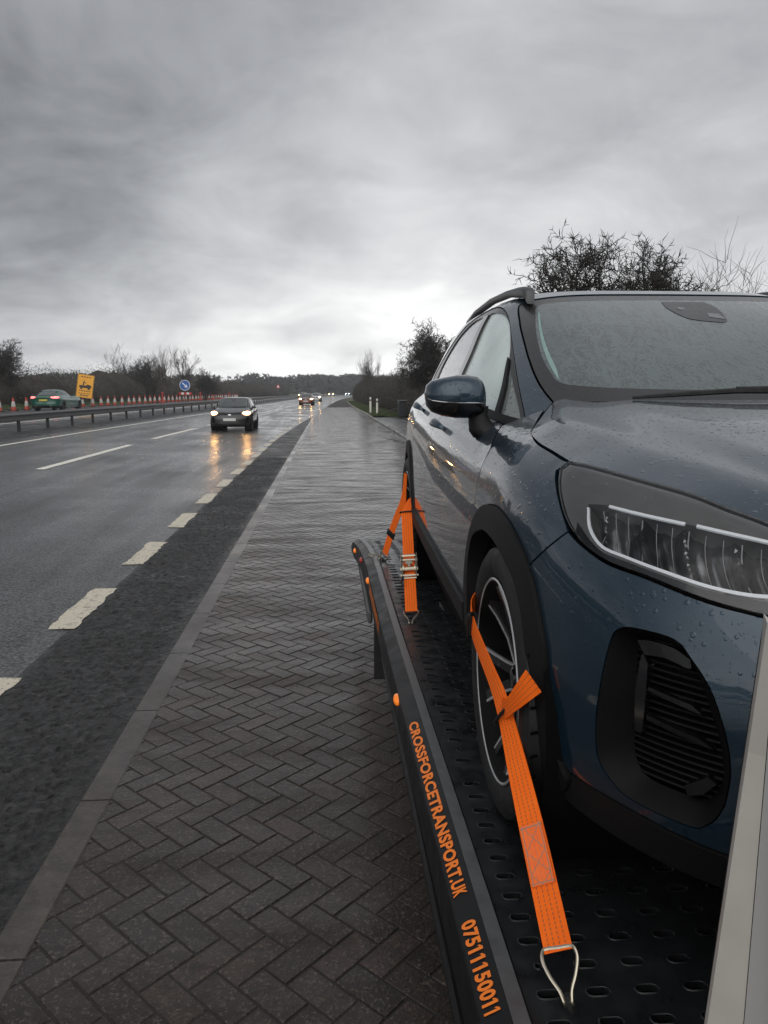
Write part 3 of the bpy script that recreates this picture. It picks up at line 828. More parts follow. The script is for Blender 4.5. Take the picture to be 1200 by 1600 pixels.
# ------------------------------------------------------------------ street furniture
# steel safety barrier in the central reserve
root = empty('crash_barrier', (-11.4, 2, gz(-11.4)), 0, 'long galvanised steel crash barrier on posts between the two carriageways', 'crash barrier')
bx, by, bz = root.location
prof = [(-.02, .565), (.0, .57), (.075, .60), (.075, .635), (.0, .675), (.0, .73), (.075, .77), (.075, .805), (.0, .84), (-.02, .87)]
prof = [(x * 1.0, z - .17) for x, z in prof]
bys = [2, 8, 14, 20, 25, 30, 35, 40, 45, 50, 56, 62, 70, 80, 95, 110, 130, 150, 175, 200, 230, 265, 300]
rings = [[(off(yy) + px, yy - by, pz) for px, pz in prof] for yy in bys]
rb = MB().loft(rings, closed=False, caps=False)
rings2 = [[(off(yy) - .16 - px, yy - by, pz) for px, pz in prof][::-1] for yy in bys]
rb.loft(rings2, closed=False, caps=False)
rl = rb.build('beam', MT['galv'], root, True, 30)
yy = 4.3
for k in range(98):
    mbp = MB().box((off(yy) - .08, yy - by, .30), (.11, .06, .70), bev=.004).box((off(yy) - .08, yy - by, .54), (.15, .05, .20))
    mbp.build('post', MT['post'], root, False)
    yy += 2.75
# traffic cones
def make_cone():
    root = empty('traffic_cone', (0, 0, 0))
    mb = MB().box((0, 0, .03), (.50, .50, .06), bev=.02); mb.build('base', MT['rubber'], root)
    MB().lathe([(.205, .06), (.19, .10), (.055, .93), (.045, .955), (0, .96)], 20).build('body', MT['coneo'], root)
    MB().lathe([(.160, .29), (.1615, .295), (.1005, .68), (.097, .685)], 20).build('sleeve', MT['conew'], root)
    return root
proto = make_cone(); km = kids_map()
cone_y = [48.0, 50.0, 51.9] + [58.2 + 2.05 * k for k in range(44)]
lc = ['leftmost orange and white cone, first left of the green car', 'second orange and white cone from the left edge, left of the green car', 'orange and white cone half behind the left tail light of the green car']
for k, yy in enumerate(cone_y):
    c_ = proto if k == 0 else copy_tree(proto, km)
    x = -20.6
    c_.scale = (.86, .86, .86); c_.location = (x + off(yy) + rng.uniform(-.08, .08), yy, gz(x)); c_.rotation_euler = (rng.uniform(-.03, .03), rng.uniform(-.03, .03), rng.uniform(0, 1.5))
    tag(c_, lc[k] if k < 3 else 'orange and white cone in the long row right of the green car', 'traffic cone', 'traffic cones along the opposite carriageway')
# yellow sign on a leaning board
MT['sign_y'] = plain('sign_yellow', (.78, .36, .015), .4, noise=.06, nscale=8)
MT['ink'] = plain('sign_black', (.01, .01, .01), .5)
MT['sign_b'] = plain('sign_blue', (.012, .11, .42), .35)
MT['sign_w'] = plain('sign_white', (.75, .75, .75), .4)
MT['sign_r'] = plain('sign_red', (.55, .02, .02), .4)
MT['greyback'] = plain('sign_grey_steel', (.16, .16, .16), .5, metal=.5)
sx, sy = -20.55 + off(62), 62
root = empty('yellow_roadworks_sign', (sx, sy, gz(-20.2)), R(4), 'yellow rectangular roadworks sign with black truck pictogram, leaning, above the green car', 'road sign')
root.rotation_euler = (R(-4), R(9), R(8))
MB().box((0, 0, 1.66), (1.24, .03, 1.85), bev=.01).build('board', MT['sign_y'], root, False)
mb = MB()
for a, b_ in (((-.66, 0), (.66, 0)),):
    pass
fr = MB()
for z in (.755, 2.565): fr.box((0, -.018, z), (1.18, .006, .022))
for x in (-.59, .59): fr.box((x, -.018, 1.66), (.022, .006, 1.79))
fr.build('border', MT['ink'], root, False)
pg = MB()   # lorry with crane arm pictogram
M_ = Matrix(((1, 0, 0), (0, 0, 1), (0, 1, 0))).to_4x4()
def flat(poly, dx_=0, dz_=0, s=1): pg.add([(x * s + dx_, -.0195, z * s + dz_) for x, z in poly], [tuple(range(len(poly)))])
flat([(-.42, 1.52), (.42, 1.52), (.46, 1.60), (.46, 1.74), (.30, 1.80), (.12, 1.80), (.10, 1.72), (-.44, 1.70)])
flat([(-.20, 1.72), (-.10, 1.72), (-.08, 2.08), (-.14, 2.10)])
flat([(-.14, 1.98), (.06, 1.86), (.08, 1.90), (-.12, 2.04)])
for cx in (-.26, .28): flat([(cx + .09 * math.cos(a * .5236), 1.50 + .09 * math.sin(a * .5236) - .02) for a in range(12)])
for k in range(2):
    for i in range(5): pg.box((-.36 + i * .18, -.0175, 1.28 - k * .20 + .0), (.13, .004, .07 - .02 * k))
for i in range(4): pg.box((-.30 + i * .2, -.0175, 2.38), (.14, .004, .07))
for i in range(3): pg.box((-.22 + i * .22, -.0175, .93), (.18, .004, .08))
pg.build('pictogram', MT['ink'], root, False)
lg = MB()
for s in (-1, 1): lg.tube([(s * .5, .03, 2.3), (s * .55, .06, 0)], .022, 6); lg.tube([(s * .5, .04, 1.9), (s * .5, .7, .02)], .02, 6)
lg.build('legs', MT['greyback'], root)
# blue arrow sign over a red and white board
by_ = 98; bx_ = -20.1 + off(by_)
root = empty('blue_arrow_sign', (bx_, by_, gz(-18.9)), 0, 'round blue keep-right sign with white arrow above a red and white board among the cones', 'road sign')
disc = [(.66 * math.cos(k * math.pi / 20), .66 * math.sin(k * math.pi / 20)) for k in range(40)]
Mr = Matrix(((1, 0, 0, 0), (0, 0, 1, 0), (0, 1, 0, 2.05), (0, 0, 0, 1)))
MB().prism(disc, -.02, .02, Mr).build('disc', MT['sign_b'], root, False)
rim = MB(); rim.lathe([(.60, -.03), (.66, -.03), (.66, -.021), (.60, -.021)], 40, Mr, close=True); rim.build('rim', MT['sign_w'], root)
ar = MB(); q = [(-.42, .07), (.10, .07), (.10, .24), (.44, 0), (.10, -.24), (.10, -.07), (-.42, -.07)]
an = -math.pi / 4
ar.add([(x * math.cos(an) - z * math.sin(an), -.024, 2.05 + x * math.sin(an) + z * math.cos(an)) for x, z in q], [tuple(range(7))])
ar.build('arrow', MT['sign_w'], root, False)
MB().box((0, .05, .95), (.06, .05, 1.9)).box((-.5, .05, .4), (.05, .05, .8)).box((.5, .05, .4), (.05, .05, .8)).build('posts', MT['greyback'], root, False)
for k in range(5): MB().box((-.64 + k * .32, 0, 1.02), (.315, .03, .26)).build('board_panel', MT['sign_r' if k % 2 == 0 else 'sign_w'], root, False)
# small red sign farther along and red reflector posts
def red_sign(x, y, h, label):
    root = empty('red_triangle_sign', (x + off(y), y, gz(x)), 0, label, 'road sign')
    tri = [(-.55, 0), (.55, 0), (0, .95)]
    M2 = Matrix(((1, 0, 0, 0), (0, 0, 1, 0), (0, 1, 0, h), (0, 0, 0, 1)))
    MB().prism(tri, -.015, .015, M2).build('border', MT['sign_r'], root, False)
    MB().add([(-.32, -.019, h + .13), (.32, -.019, h + .13), (0, -.019, h + .69)], [(0, 1, 2)]).build('face', MT['sign_w'], root, False)
    MB().box((0, .04, h / 2), (.06, .05, h)).build('post', MT['greyback'], root, False)
red_sign(-20.9, 45.4, 1.15, 'small red-bordered triangular sign at the left edge behind the leftmost cones')
red_sign(-17.8, 190, 2.2, 'distant red-bordered triangular sign beyond the dark hatchback')
# flashing lamp posts between the cones
for k, yy in enumerate((86, 108, 118, 134)):
    root = empty('lamp_cone', (-20.1 + off(yy), yy, gz(-20)), 0, ['red lamp on a stubby post, nearest among the cones', 'red lamp on a stubby post just right of the blue arrow sign', 'red lamp on a stubby post, second right of the blue arrow sign', 'farthest red lamp on a stubby post in the cone row'][k], 'warning lamp', 'warning lamps in the cone row')
    MB().lathe([(.16, 0), (.14, .08), (.05, .95), (0, .96)], 12).build('body', MT['coneo'], root)
    MB().lathe([(0, .96), (.10, .98), (.13, 1.08), (.10, 1.18), (0, 1.2)], 12).build('lens', MT['red'], root)
# bollards
mw = plain('bollard_white', (.62, .60, .54), .5, noise=.15, nscale=9); MT['bol'] = mw
for k, (x, y, h) in enumerate(((3.05, 54.6, 1.22), (3.50, 54.2, 1.12))):
    root = empty('verge_bollard', (x, y, .12), 0, ['white wooden verge bollard on the grass, left of the pair', 'white wooden verge bollard on the grass, right of the pair'][k], 'bollard', 'verge bollards')
    MB().lathe([(.075, 0), (.075, h - .06), (.06, h - .015), (0, h)], 14).build('stem', MT['bol'], root)
    MB().lathe([(.078, h - .28), (.080, h - .275), (.080, h - .16), (.078, h - .155)], 14).build('band', MT['greyback'], root)
# litter bin on the footway
root = empty('litter_bin', (4.75, 48.6, .105), R(6), 'dark litter bin with a hooded top at the end of the footway', 'litter bin')
MB().box((0, 0, .48), (.52, .50, .88), bev=.04).build('bin_body', plain('bin_dark', (.018, .020, .024), .5), root, False)
MB().box((0, 0, 1.05), (.60, .58, .07), bev=.03).box((-.24, 0, .97), (.05, .46, .14)).box((.24, 0, .97), (.05, .46, .14)).box((0, .22, .97), (.5, .04, .14)).build('hood', MT['greyback'], root, False)
MB().box((0, 0, .025), (.48, .46, .05)).build('plinth', MT['post'], root, False)
root = empty('timber_rail', (3.9, 52.2, .12), 0, 'low broken timber rail lying beside the litter bin', 'timber rail')
MB().tube([(0, 0, .12), (1.1, .1, .55)], .05, 7).build('beam', MT['bark2'], root)
MB().tube([(1.1, .1, -.05), (1.1, .1, .7)], .05, 7).tube([(.5, .05, -.05), (.5, .05, .36)], .045, 7).build('posts', MT['bark2'], root)
# ================================================================== CARS
class Shape:
    """lower body L(w, z): w metres round the perimeter from the nose centre; greenhouse G(w, z); roof and bonnet as heights"""
    def __init__(s, aL, yF, yB, aG, yW, yRw, rise, taper, YC=.15, YR=2.75, YG=1.75, NL=2.9, NG=4.2, NB=3.4):
        s.aL = pchip(*aL); s.yF = pchip(*yF); s.yB = pchip(*yB); s.aG = pchip(*aG); s.yW = pchip(*yW); s.yRw = pchip(*yRw)
        s.rise = pchip(*rise); s.taper = pchip(*taper); s.YC = YC; s.YR = YR; s.YG = YG; s.NL = NL; s.NG = NG; s.NB = NB
        s.wS = 1.4 + YR - YC
    def L(s, w, z):
        w = np.asarray(w, float); z = np.asarray(z, float)
        fr = w < 1.4; rr = w > s.wS
        y = np.clip(s.YC + w - 1.4, s.YC, s.YR)
        z0 = z - s.rise(y); a = s.aL(z0)
        al = np.where(fr, w / 1.4, np.where(rr, 1 - (w - s.wS) / 1.4, 1)) * math.pi / 2
        b = np.where(rr, s.yB(z) - s.YR, s.YC - s.yF(z0)); n = np.where(rr, s.NB, s.NL)
        sn, c = np.abs(np.sin(al)), np.maximum(np.cos(al), 0)
        r = ((sn / a) ** n + (c / b) ** n) ** (-1 / n)
        tp = s.taper(y)
        x = -r * np.sin(al) * tp
        yy = np.where(fr, s.YC - r * c, np.where(rr, s.YR + r * c, y))
        return np.stack([x, yy, z], -1)
    def G(s, w, z):
        w = np.asarray(w, float); z = np.asarray(z, float)
        al = w / 1.6 * math.pi / 2
        a = np.maximum(s.aG(z), 1e-4); sn, c = np.sin(al), np.cos(al)
        b = np.maximum(np.where(c > 0, s.YG - s.yW(z), s.yRw(z) - s.YG), 1e-4)
        r = ((np.abs(sn) / a) ** s.NG + (np.abs(c) / b) ** s.NG) ** (-1 / s.NG)
        return np.stack([-r * sn, s.YG - r * c, z + 0 * r], -1)
    def roof(s, x, y):
        x = np.asarray(x, float); y = np.asarray(y, float)
        lo = np.full(x.shape, 1.0); hi = np.full(x.shape, s.ztop)
        for _ in range(26):
            z = (lo + hi) / 2
            a = np.maximum(s.aG(z), 1e-4); b = np.maximum(np.where(y < s.YG, s.YG - s.yW(z), s.yRw(z) - s.YG), 1e-4)
            ins = (np.abs(x) / a) ** s.NG + (np.abs(y - s.YG) / b) ** s.NG < 1
            lo = np.where(ins, z, lo); hi = np.where(ins, hi, z)
        return np.stack([x, y, lo], -1)
hatch = Shape(
    aL=([.10, .22, .35, .50, .62, .72, .80, .85, .885, .91, .93, .95, .965], [.83, .855, .872, .878, .876, .870, .850, .822, .782, .738, .700, .66, .62]),
    yF=([.10, .22, .35, .50, .60, .68, .74, .80, .86, .92, .965], [-.70, -.785, -.825, -.83, -.81, -.77, -.71, -.61, -.45, -.22, 0.0]),
    yB=([.1, .25, .5, .6, .75, .9, 1.05, 1.15], [3.12, 3.2, 3.25, 3.235, 3.2, 3.18, 3.12, 3.0]),
    aG=([.88, .95, 1.05, 1.15, 1.25, 1.31, 1.35, 1.38, 1.405, 1.42], [.815, .79, .755, .712, .665, .63, .60, .55, .42, .0]),
    yW=([.88, .93, 1.05, 1.15, 1.25, 1.32, 1.36, 1.39, 1.405, 1.42], [.12, .22, .44, .625, .82, .975, 1.08, 1.2, 1.34, 1.75]),
    yRw=([.88, 1.0, 1.15, 1.25, 1.32, 1.36, 1.395, 1.42], [3.17, 3.12, 3.0, 2.9, 2.8, 2.65, 2.4, 1.75]),
    rise=([-1, 0, .4, 1, 2, 2.8, 3.3], [0, 0, .005, .03, .075, .105, .11]),
    taper=([0, .15, 1.2, 2.2, 2.8, 3.2], [1, 1, 1.0, .985, .955, .91]))
hatch.ztop = 1.42
# bonnet: edge half-width and height along the car, centre height, and a cross profile with two creases
_hx = pchip([-.745, -.72, -.70, -.63, -.542, -.42, -.312, -.227, -.17, -.072, .059, .18, .31, .42, .462, .5], [.0, .16, .25, .43, .535, .617, .687, .732, .757, .768, .770, .752, .695, .645, .616, .60])
_hz = pchip([-.745, -.70, -.63, -.542, -.42, -.312, -.227, -.17, -.072, .059, .18, .31, .42, .462, .5], [.742, .752, .772, .796, .831, .850, .861, .865, .880, .893, .907, .937, .962, .980, .985])
_hc = pchip([-.76, -.72, -.66, -.55, -.45, -.3, 0, .3, .46, .55], [.738, .760, .790, .828, .857, .895, .950, .986, 1.0, 1.008])
def hood_S(x, y):
    x = np.asarray(x, float); y = np.asarray(y, float)
    xe = np.maximum(_hx(y), 1e-3); s_ = np.clip(np.abs(x) / xe, 0, 1)
    ze, zc_ = _hz(y), _hc(y)
    bk = np.maximum(0, (y + .1) / .55)
    k1 = .83 + bk * .12; k2 = .70 + bk * .09; k3 = .57 + bk * .09
    # from the middle outwards: gentle crown, a step, a flat rib, then the steep flank
    def seg(q):
        a = .06 * (q / k3) ** 2
        b_ = .06 + .27 * (q - k3) / (k2 - k3)
        r1 = .33 + .02 * (q - k2) / (k1 - k2)
        c_ = .35 + .65 * (q - k1) / np.maximum(1 - k1, .02)
        return np.where(q < k3, a, np.where(q < k2, b_, np.where(q < k1, r1, c_)))
    e = .018
    g = (seg(np.clip(s_ - e, 0, 1)) + 2 * seg(s_) + seg(np.clip(s_ + e, 0, 1))) / 4
    g = np.where(s_ > 1 - e, seg(s_), g)
    return np.stack([x, y, zc_ - (zc_ - ze) * g], -1)

def spline(pts, n=6, closed=False):
    p = np.array(pts, float)
    if len(p) < 3: return [tuple(q) for q in p]
    o_ = []
    N = len(p)
    for i in range(N if closed else N - 1):
        p1, p2 = p[i], p[(i + 1) % N]
        p0 = p[(i - 1) % N] if (closed or i > 0) else 2 * p1 - p2
        p3 = p[(i + 2) % N] if (closed or i + 2 < N) else 2 * p2 - p1
        for k in range(n):
            t_ = k / n
            # centripetal-ish: plain Catmull-Rom is fine at this spacing
            o_.append(tuple(.5 * (2 * p1 + (p2 - p0) * t_ + (2 * p0 - 5 * p1 + 4 * p2 - p3) * t_ ** 2 + (3 * p1 - p0 - 3 * p2 + p3) * t_ ** 3)))
    if not closed: o_.append(tuple(p[-1]))
    return o_
def outline(*segs):
    """closed outline from smooth runs that meet in corners"""
    o_ = []
    for s_ in segs:
        q = spline(s_, 5) if len(s_) > 2 else [tuple(map(float, p)) for p in s_]
        if o_ and math.dist(o_[-1], q[0]) < 1e-6: q = q[1:]
        o_ += q
    if math.dist(o_[0], o_[-1]) < 1e-6: o_.pop()
    return o_
def resample(poly, step):
    o_ = []
    for i in range(len(poly)):
        a, b_ = poly[i], poly[(i + 1) % len(poly)]
        k = max(1, int(math.ceil(math.dist(a, b_) / step)))
        for j in range(k): o_.append((a[0] + (b_[0] - a[0]) * j / k, a[1] + (b_[1] - a[1]) * j / k))
    return o_
def inset(poly, g):
    p = np.array(poly); nx = np.roll(p, -1, 0); pv_ = np.roll(p, 1, 0)
    area = .5 * np.sum(p[:, 0] * nx[:, 1] - nx[:, 0] * p[:, 1])
    t_ = nx - pv_; t_ /= np.maximum(np.linalg.norm(t_, axis=1, keepdims=True), 1e-9)
    nrm = np.stack([-t_[:, 1], t_[:, 0]], 1) * (1 if area > 0 else -1)
    return [tuple(q) for q in p + nrm * g]
def inside(P, poly):
    x, y = P[:, 0], P[:, 1]; c = np.zeros(len(P), bool)
    for i in range(len(poly)):
        (x1, y1), (x2, y2) = poly[i], poly[i - 1]
        if y1 == y2: continue
        c ^= ((y1 > y) != (y2 > y)) & (x < (x2 - x1) * (y - y1) / (y2 - y1) + x1)
    return c
def normals(S, u, v, e=2e-3):
    a = S(u + e, v) - S(u - e, v); b_ = S(u, v + e) - S(u, v - e)
    n = np.cross(a, b_); n /= np.maximum(np.linalg.norm(n, axis=1, keepdims=True), 1e-9)
    return n
def panel_data(S, out, holes=(), step=.035, gap=.002, lift=0.0, thick=.012, center=(0, 1.4, .55), holegap=None):
    out = inset(resample(out, step), gap)
    hs = [inset(resample(h, step), -(gap if holegap is None else holegap)) for h in holes]
    P = np.array(out); lo, hi = P.min(0), P.max(0)
    gxs = np.arange(lo[0] + step * .5, hi[0], step); gys = np.arange(lo[1] + step * .5, hi[1], step)
    gg = np.array([(x, y) for i, x in enumerate(gxs) for y in gys + (step * .25 if i % 2 else 0)]) if len(gxs) and len(gys) else np.zeros((0, 2))
    if len(gg):
        ok = inside(gg, out)
        for h in hs: ok &= ~inside(gg, h)
        gg = gg[ok]
        rim = np.concatenate([P] + [np.array(h) for h in hs])
        if len(gg): 
            dmin = np.min(np.linalg.norm(gg[:, None] - rim[None], axis=2), axis=1); gg = gg[dmin > step * .45]
    vs = [Vector(p) for p in out]; es = [(i, (i + 1) % len(out)) for i in range(len(out))]
    for h in hs:
        n0 = len(vs); vs += [Vector(p) for p in h]; es += [(n0 + i, n0 + (i + 1) % len(h)) for i in range(len(h))]
    vs += [Vector(p) for p in gg]
    rv, re, rf, *_ = delaunay_2d_cdt(vs, es, [], 1, 1e-6)
    uv = np.array([tuple(q) for q in rv])
    F = np.array([tuple(q) for q in rf])
    if hs:
        cen = uv[F].mean(1); ok = np.ones(len(F), bool)
        for h in hs: ok &= ~inside(cen, h)
        F = F[ok]
    X = S(uv[:, 0], uv[:, 1]); N = normals(S, uv[:, 0], uv[:, 1])
    # outward = away from the middle of the thing
    flip = np.sum(N * (X - np.array(center)), 1).mean() < 0
    if flip: N = -N
    lf = lift(uv[:, 0], uv[:, 1])[:, None] if callable(lift) else lift
    X = X + N * lf
    fn = np.cross(X[F[:, 1]] - X[F[:, 0]], X[F[:, 2]] - X[F[:, 0]])
    bad = np.sum(fn * N[F[:, 0]], 1) < 0
    F[bad] = F[bad][:, ::-1]
    V = [tuple(p) for p in X]; faces = [tuple(q) for q in F]
    if thick:
        cnt = {}
        for q in faces:
            for k in range(3):
                e_ = (q[k], q[(k + 1) % 3]); cnt[e_] = 1
        bd = [e_ for e_ in cnt if (e_[1], e_[0]) not in cnt]
        mp = {}
        for a, b_ in bd:
            for i in (a, b_):
                if i not in mp:
                    mp[i] = len(V); V.append(tuple(X[i])); V.append(tuple(X[i] - N[i] * thick))
            faces.append((mp[b_], mp[a], mp[a] + 1, mp[b_] + 1))
    return V, faces
def mirrored(V, F):
    n = len(V)
    return [(-x, y, z) for x, y, z in V], [tuple(q[::-1]) for q in F]
def panel(name, S, out, material, parent, both=True, **kw):
    V, F = panel_data(S, out, **kw)
    a = obj(name, V, F, material, parent, True, 50)
    r_ = [a]
    if both:
        V2, F2 = mirrored(V, F)
        r_.append(obj(name, V2, F2, material, parent, True, 50))
    return r_
def panel_sym(name, S, half, material, parent, holes=(), **kw):
    """one panel across the centre line: the half outline starts and ends on w = 0"""
    o_ = list(half) + [(-u, v) for u, v in half[::-1] if abs(u) > 1e-6]
    V, F = panel_data(S, o_, holes=list(holes) + [[(-u, v) for u, v in h] for h in holes], **kw)
    return obj(name, V, F, material, parent, True, 50)
def joined(name, S, outs, material, parent, both=True, **kw):
    V, F = [], []
    for o_ in outs:
        v, f = panel_data(S, o_, **kw); n = len(V); V += v; F += [tuple(i + n for i in q) for q in f]
        if both:
            v, f = mirrored(v, f); n = len(V); V += v; F += [tuple(i + n for i in q) for q in f]
    return obj(name, V, F, material, parent, True, 50)

AO = [(-.387, .304), (-.361, .372), (-.342, .506), (-.316, .561), (-.276, .624), (-.238, .66), (-.196, .69), (-.107, .726), (-.013, .742), (.064, .74), (.14, .727), (.21, .698), (.27, .652), (.32, .59), (.35, .506), (.365, .416)]
AI = [(-.275, .225), (-.275, .42), (-.262, .50), (-.232, .57), (-.184, .615), (-.129, .639), (-.04, .665), (.062, .673), (.132, .665), (.23, .633), (.277, .581), (.295, .518), (.30, .40), (.30, .23)]
FAO = [(.878, .304), (.905, .372), (.926, .506), (.949, .561), (.984, .624), (1.019, .66), (1.057, .69), (1.142, .726), (1.234, .742), (1.312, .74), (1.389, .727), (1.46, .698), (1.52, .655), (1.57, .59), (1.60, .506), (1.615, .416)]
FAI = [(.985, .225), (.985, .42), (1.0, .50), (1.03, .57), (1.07, .615), (1.122, .639), (1.208, .665), (1.311, .673), (1.382, .665), (1.48, .633), (1.527, .581), (1.545, .518), (1.552, .40), (1.552, .23)]
RC = 3.74
RAO = [(RC + y, z) for y, z in AO]; RAI = [(RC + y * 1.0, z) for y, z in AI]

def build_hatch(root, P):
    """five-door hatchback; P maps roles to materials"""
    L, G = hatch.L, hatch.G
    # ---- painted panels
    body = []
    fender = outline([(1.051, .848), (1.043, .865)], [(1.043, .865), (1.15, .880), (1.295, .894), (1.43, .908), (1.56, .934), (1.67, .960)],
                     [(1.67, .960), (1.768, .91)], [(1.768, .91), (1.66, .88), (1.584, .849), (1.559, .781), (1.536, .714), (1.515, .66)],
                     FAO[5:13][::-1], [(1.019, .66), (.915, .748)], [(.915, .748), (.934, .765), (.989, .806), (1.051, .848)])
    panel('front_wing', L, fender, P['paint'], root, step=.03)
    fog = outline([(.796, .449), (.787, .526), (.776, .592), (.764, .610), (.744, .618), (.70, .620), (.672, .615), (.655, .598), (.622, .554), (.599, .49), (.590, .43), (.594, .375)],
                  [(.594, .375), (.605, .345), (.620, .325), (.636, .316), (.71, .316), (.75, .324), (.788, .358), (.796, .40), (.796, .449)])
    bump = outline([(0, .60), (.30, .60), (.40, .63), (.47, .655)], [(.47, .655), (.563, .673), (.641, .683), (.735, .702), (.811, .712), (.879, .733)],
                   [(.879, .733), (.915, .748)], [(.915, .748), (1.019, .66)], FAO[:6][::-1], [(.878, .304), (.854, .296), (.734, .296), (.58, .285), (.3, .282), (0, .28)])
    bump_o = panel_sym('front_bumper', L, bump, P['paint'], root, holes=[fog], step=.03)
    grille = outline([(0, .60), (.30, .60), (.40, .63), (.47, .655)], [(.47, .655), (.50, .70), (.47, .745), (.40, .752)], [(.40, .752), (.2, .742), (0, .738)])
    gr = panel_sym('grille', L, grille, MT['gloss'], root, step=.04, lift=lambda u, v: -.012 + .008 * np.sin(v * 210) * np.sin(u * 160))
    em = MB(); c_ = hatch.L(np.array([0.0]), np.array([.69]))[0]
    em.lathe([(0, -.006), (.045, -.006), (.05, 0), (.045, .008), (0, .010)], 24, Matrix.Translation(c_ + np.array([0, -.012, 0])) @ Matrix.Rotation(R(90), 4, 'X') @ Matrix.Diagonal((1.5, .62, 1, 1)))
    em.build('badge', MT['chrome'], root)
    plate = MB().box((0, -.845, .50), (.52, .012, .112), bev=.004).build('number_plate', MT['plate'], root, False)
    bars = MB()
    for k, dx_ in enumerate((-.20, -.145, -.09, -.035, .05, .105, .16)):
        bars.box((dx_, -.852, .50), (.034, .003, .072))
    bars.build('plate_characters', MT['ink'], plate, False)
    hood_out = outline([(0, -.743), (-.16, -.718), (-.25, -.698), (-.43, -.63), (-.532, -.542), (-.613, -.42), (-.683, -.312), (-.728, -.227), (-.753, -.17)],
                       [(-.753, -.17), (-.764, -.072), (-.766, .059), (-.748, .18), (-.691, .31), (-.641, .42), (-.612, .46)],
                       [(-.612, .46), (-.50, .375), (-.407, .343), (-.2, .322), (0, .316)])
    panel_sym('bonnet', hood_S, hood_out, P['paint'], root, step=.028, gap=.001, thick=.016)
    fd = outline([(1.768, .912), (1.66, .88), (1.584, .849), (1.559, .781), (1.536, .714), (1.515, .66)], FAO[12:], [(1.615, .416), (2.70, .416)],
                 [(2.70, .416), (2.71, .6), (2.70, .8), (2.68, .965)], [(2.68, .965), (2.45, .955), (2.05, .932), (1.768, .912)])
    a_ = panel('front_door', L, fd, P['paint'], root, step=.04)
    rd = outline([(2.70, .416), (2.71, .6), (2.70, .8), (2.68, .965)], [(2.68, .965), (3.1, .985), (3.55, 1.005)], [(3.55, 1.005), (3.50, .85), (3.42, .72)],
                 [(RC - .30, .62), (RC - .35, .53), (RC - .365, .416)], [(RC - .365, .416), (2.70, .416)])
    b_ = panel('rear_door', L, rd, P['paint'], root, step=.045)
    q = outline([(3.55, 1.005), (3.50, .85), (3.42, .72)], [(3.42, .72), (RC - .30, .62)], [(RC - .30, .62), (RC - .24, .66), (RC - .196, .69), (RC - .107, .726), (RC - .013, .742), (RC + .064, .74), (RC + .14, .727), (RC + .21, .698), (RC + .27, .652), (RC + .32, .59), (RC + .35, .506), (RC + .365, .32)],
                [(RC + .365, .32), (5.4, .32)], [(5.4, .32), (5.4, 1.05)], [(5.4, 1.05), (4.6, 1.05), (3.9, 1.02), (3.55, 1.005)])
    panel('rear_quarter', L, q, P['paint'], root, step=.05)
    tl = outline([(4.50, .74), (4.48, .85), (4.50, .98)], [(4.50, .98), (4.75, .98), (4.95, .93)], [(4.95, .93), (4.95, .80), (4.85, .75), (4.50, .74)])
    panel('tail_light', L, tl, MT['red'], root, lift=.006, step=.05)
    panel('rear_valance', L, outline([(RC + .365, .2), (5.4, .2)], [(5.4, .2), (5.4, .325)], [(5.4, .325), (RC + .365, .325)]), MT['trim'], root, step=.06)
    # ---- black cladding
    lipT = [(.854, .296), (.734, .296), (.58, .285), (.3, .282), (0, .28)]
    arch = outline(FAO, [(1.615, .416), (1.615, .35)], [(1.615, .35), (1.552, .35)], [p for p in FAI[::-1] if p[1] >= .35] + [(.985, .30), (.985, .225)], [(.985, .225), (.90, .225)], [(.90, .225), (.862, .268), (.878, .304)])
    panel('wheel_arch_trim', L, arch, MT['trim'], root, lift=.010, thick=.05, step=.03, gap=.001)
    rarch = outline(RAO, [RAO[-1], (RC + .30, .416)], [p for p in RAI[::-1] if p[1] >= .416 or p[0] < RC] [0:13], [(RC - .275, .30), (RC - .365, .30)], [(RC - .365, .30), (RC - .375, .36), RAO[0]])
    panel('wheel_arch_trim', L, rarch, MT['trim'], root, lift=.010, thick=.05, step=.045, gap=.001)
    lip = outline([(0, .28), (.3, .282), (.58, .285), (.734, .296), (.854, .296)], [(.854, .296), (.862, .268), (.90, .225)], [(.90, .225), (.74, .218), (.5, .212), (0, .21)])
    panel_sym('chin_trim', L, [p for p in lip], MT['trim'], root, step=.035, lift=.004, thick=.04)
    sill = outline([(1.615, .414), (2.4, .418), (RC - .367, .418)], [(RC - .367, .418), (RC - .367, .345)], [(RC - .367, .345), (2.4, .352), (1.615, .352)])
    panel('sill_trim', L, sill, MT['trim'], root, step=.05, lift=.014, thick=.05)
    # ---- fog lamp pocket
    fi = outline([(.753, .484), (.756, .575), (.748, .595), (.728, .602), (.690, .601), (.665, .592), (.650, .568), (.632, .51), (.614, .452), (.606, .402)],
                 [(.606, .402), (.612, .372), (.625, .350), (.640, .341), (.70, .340), (.730, .345), (.750, .372), (.754, .42), (.753, .484)])
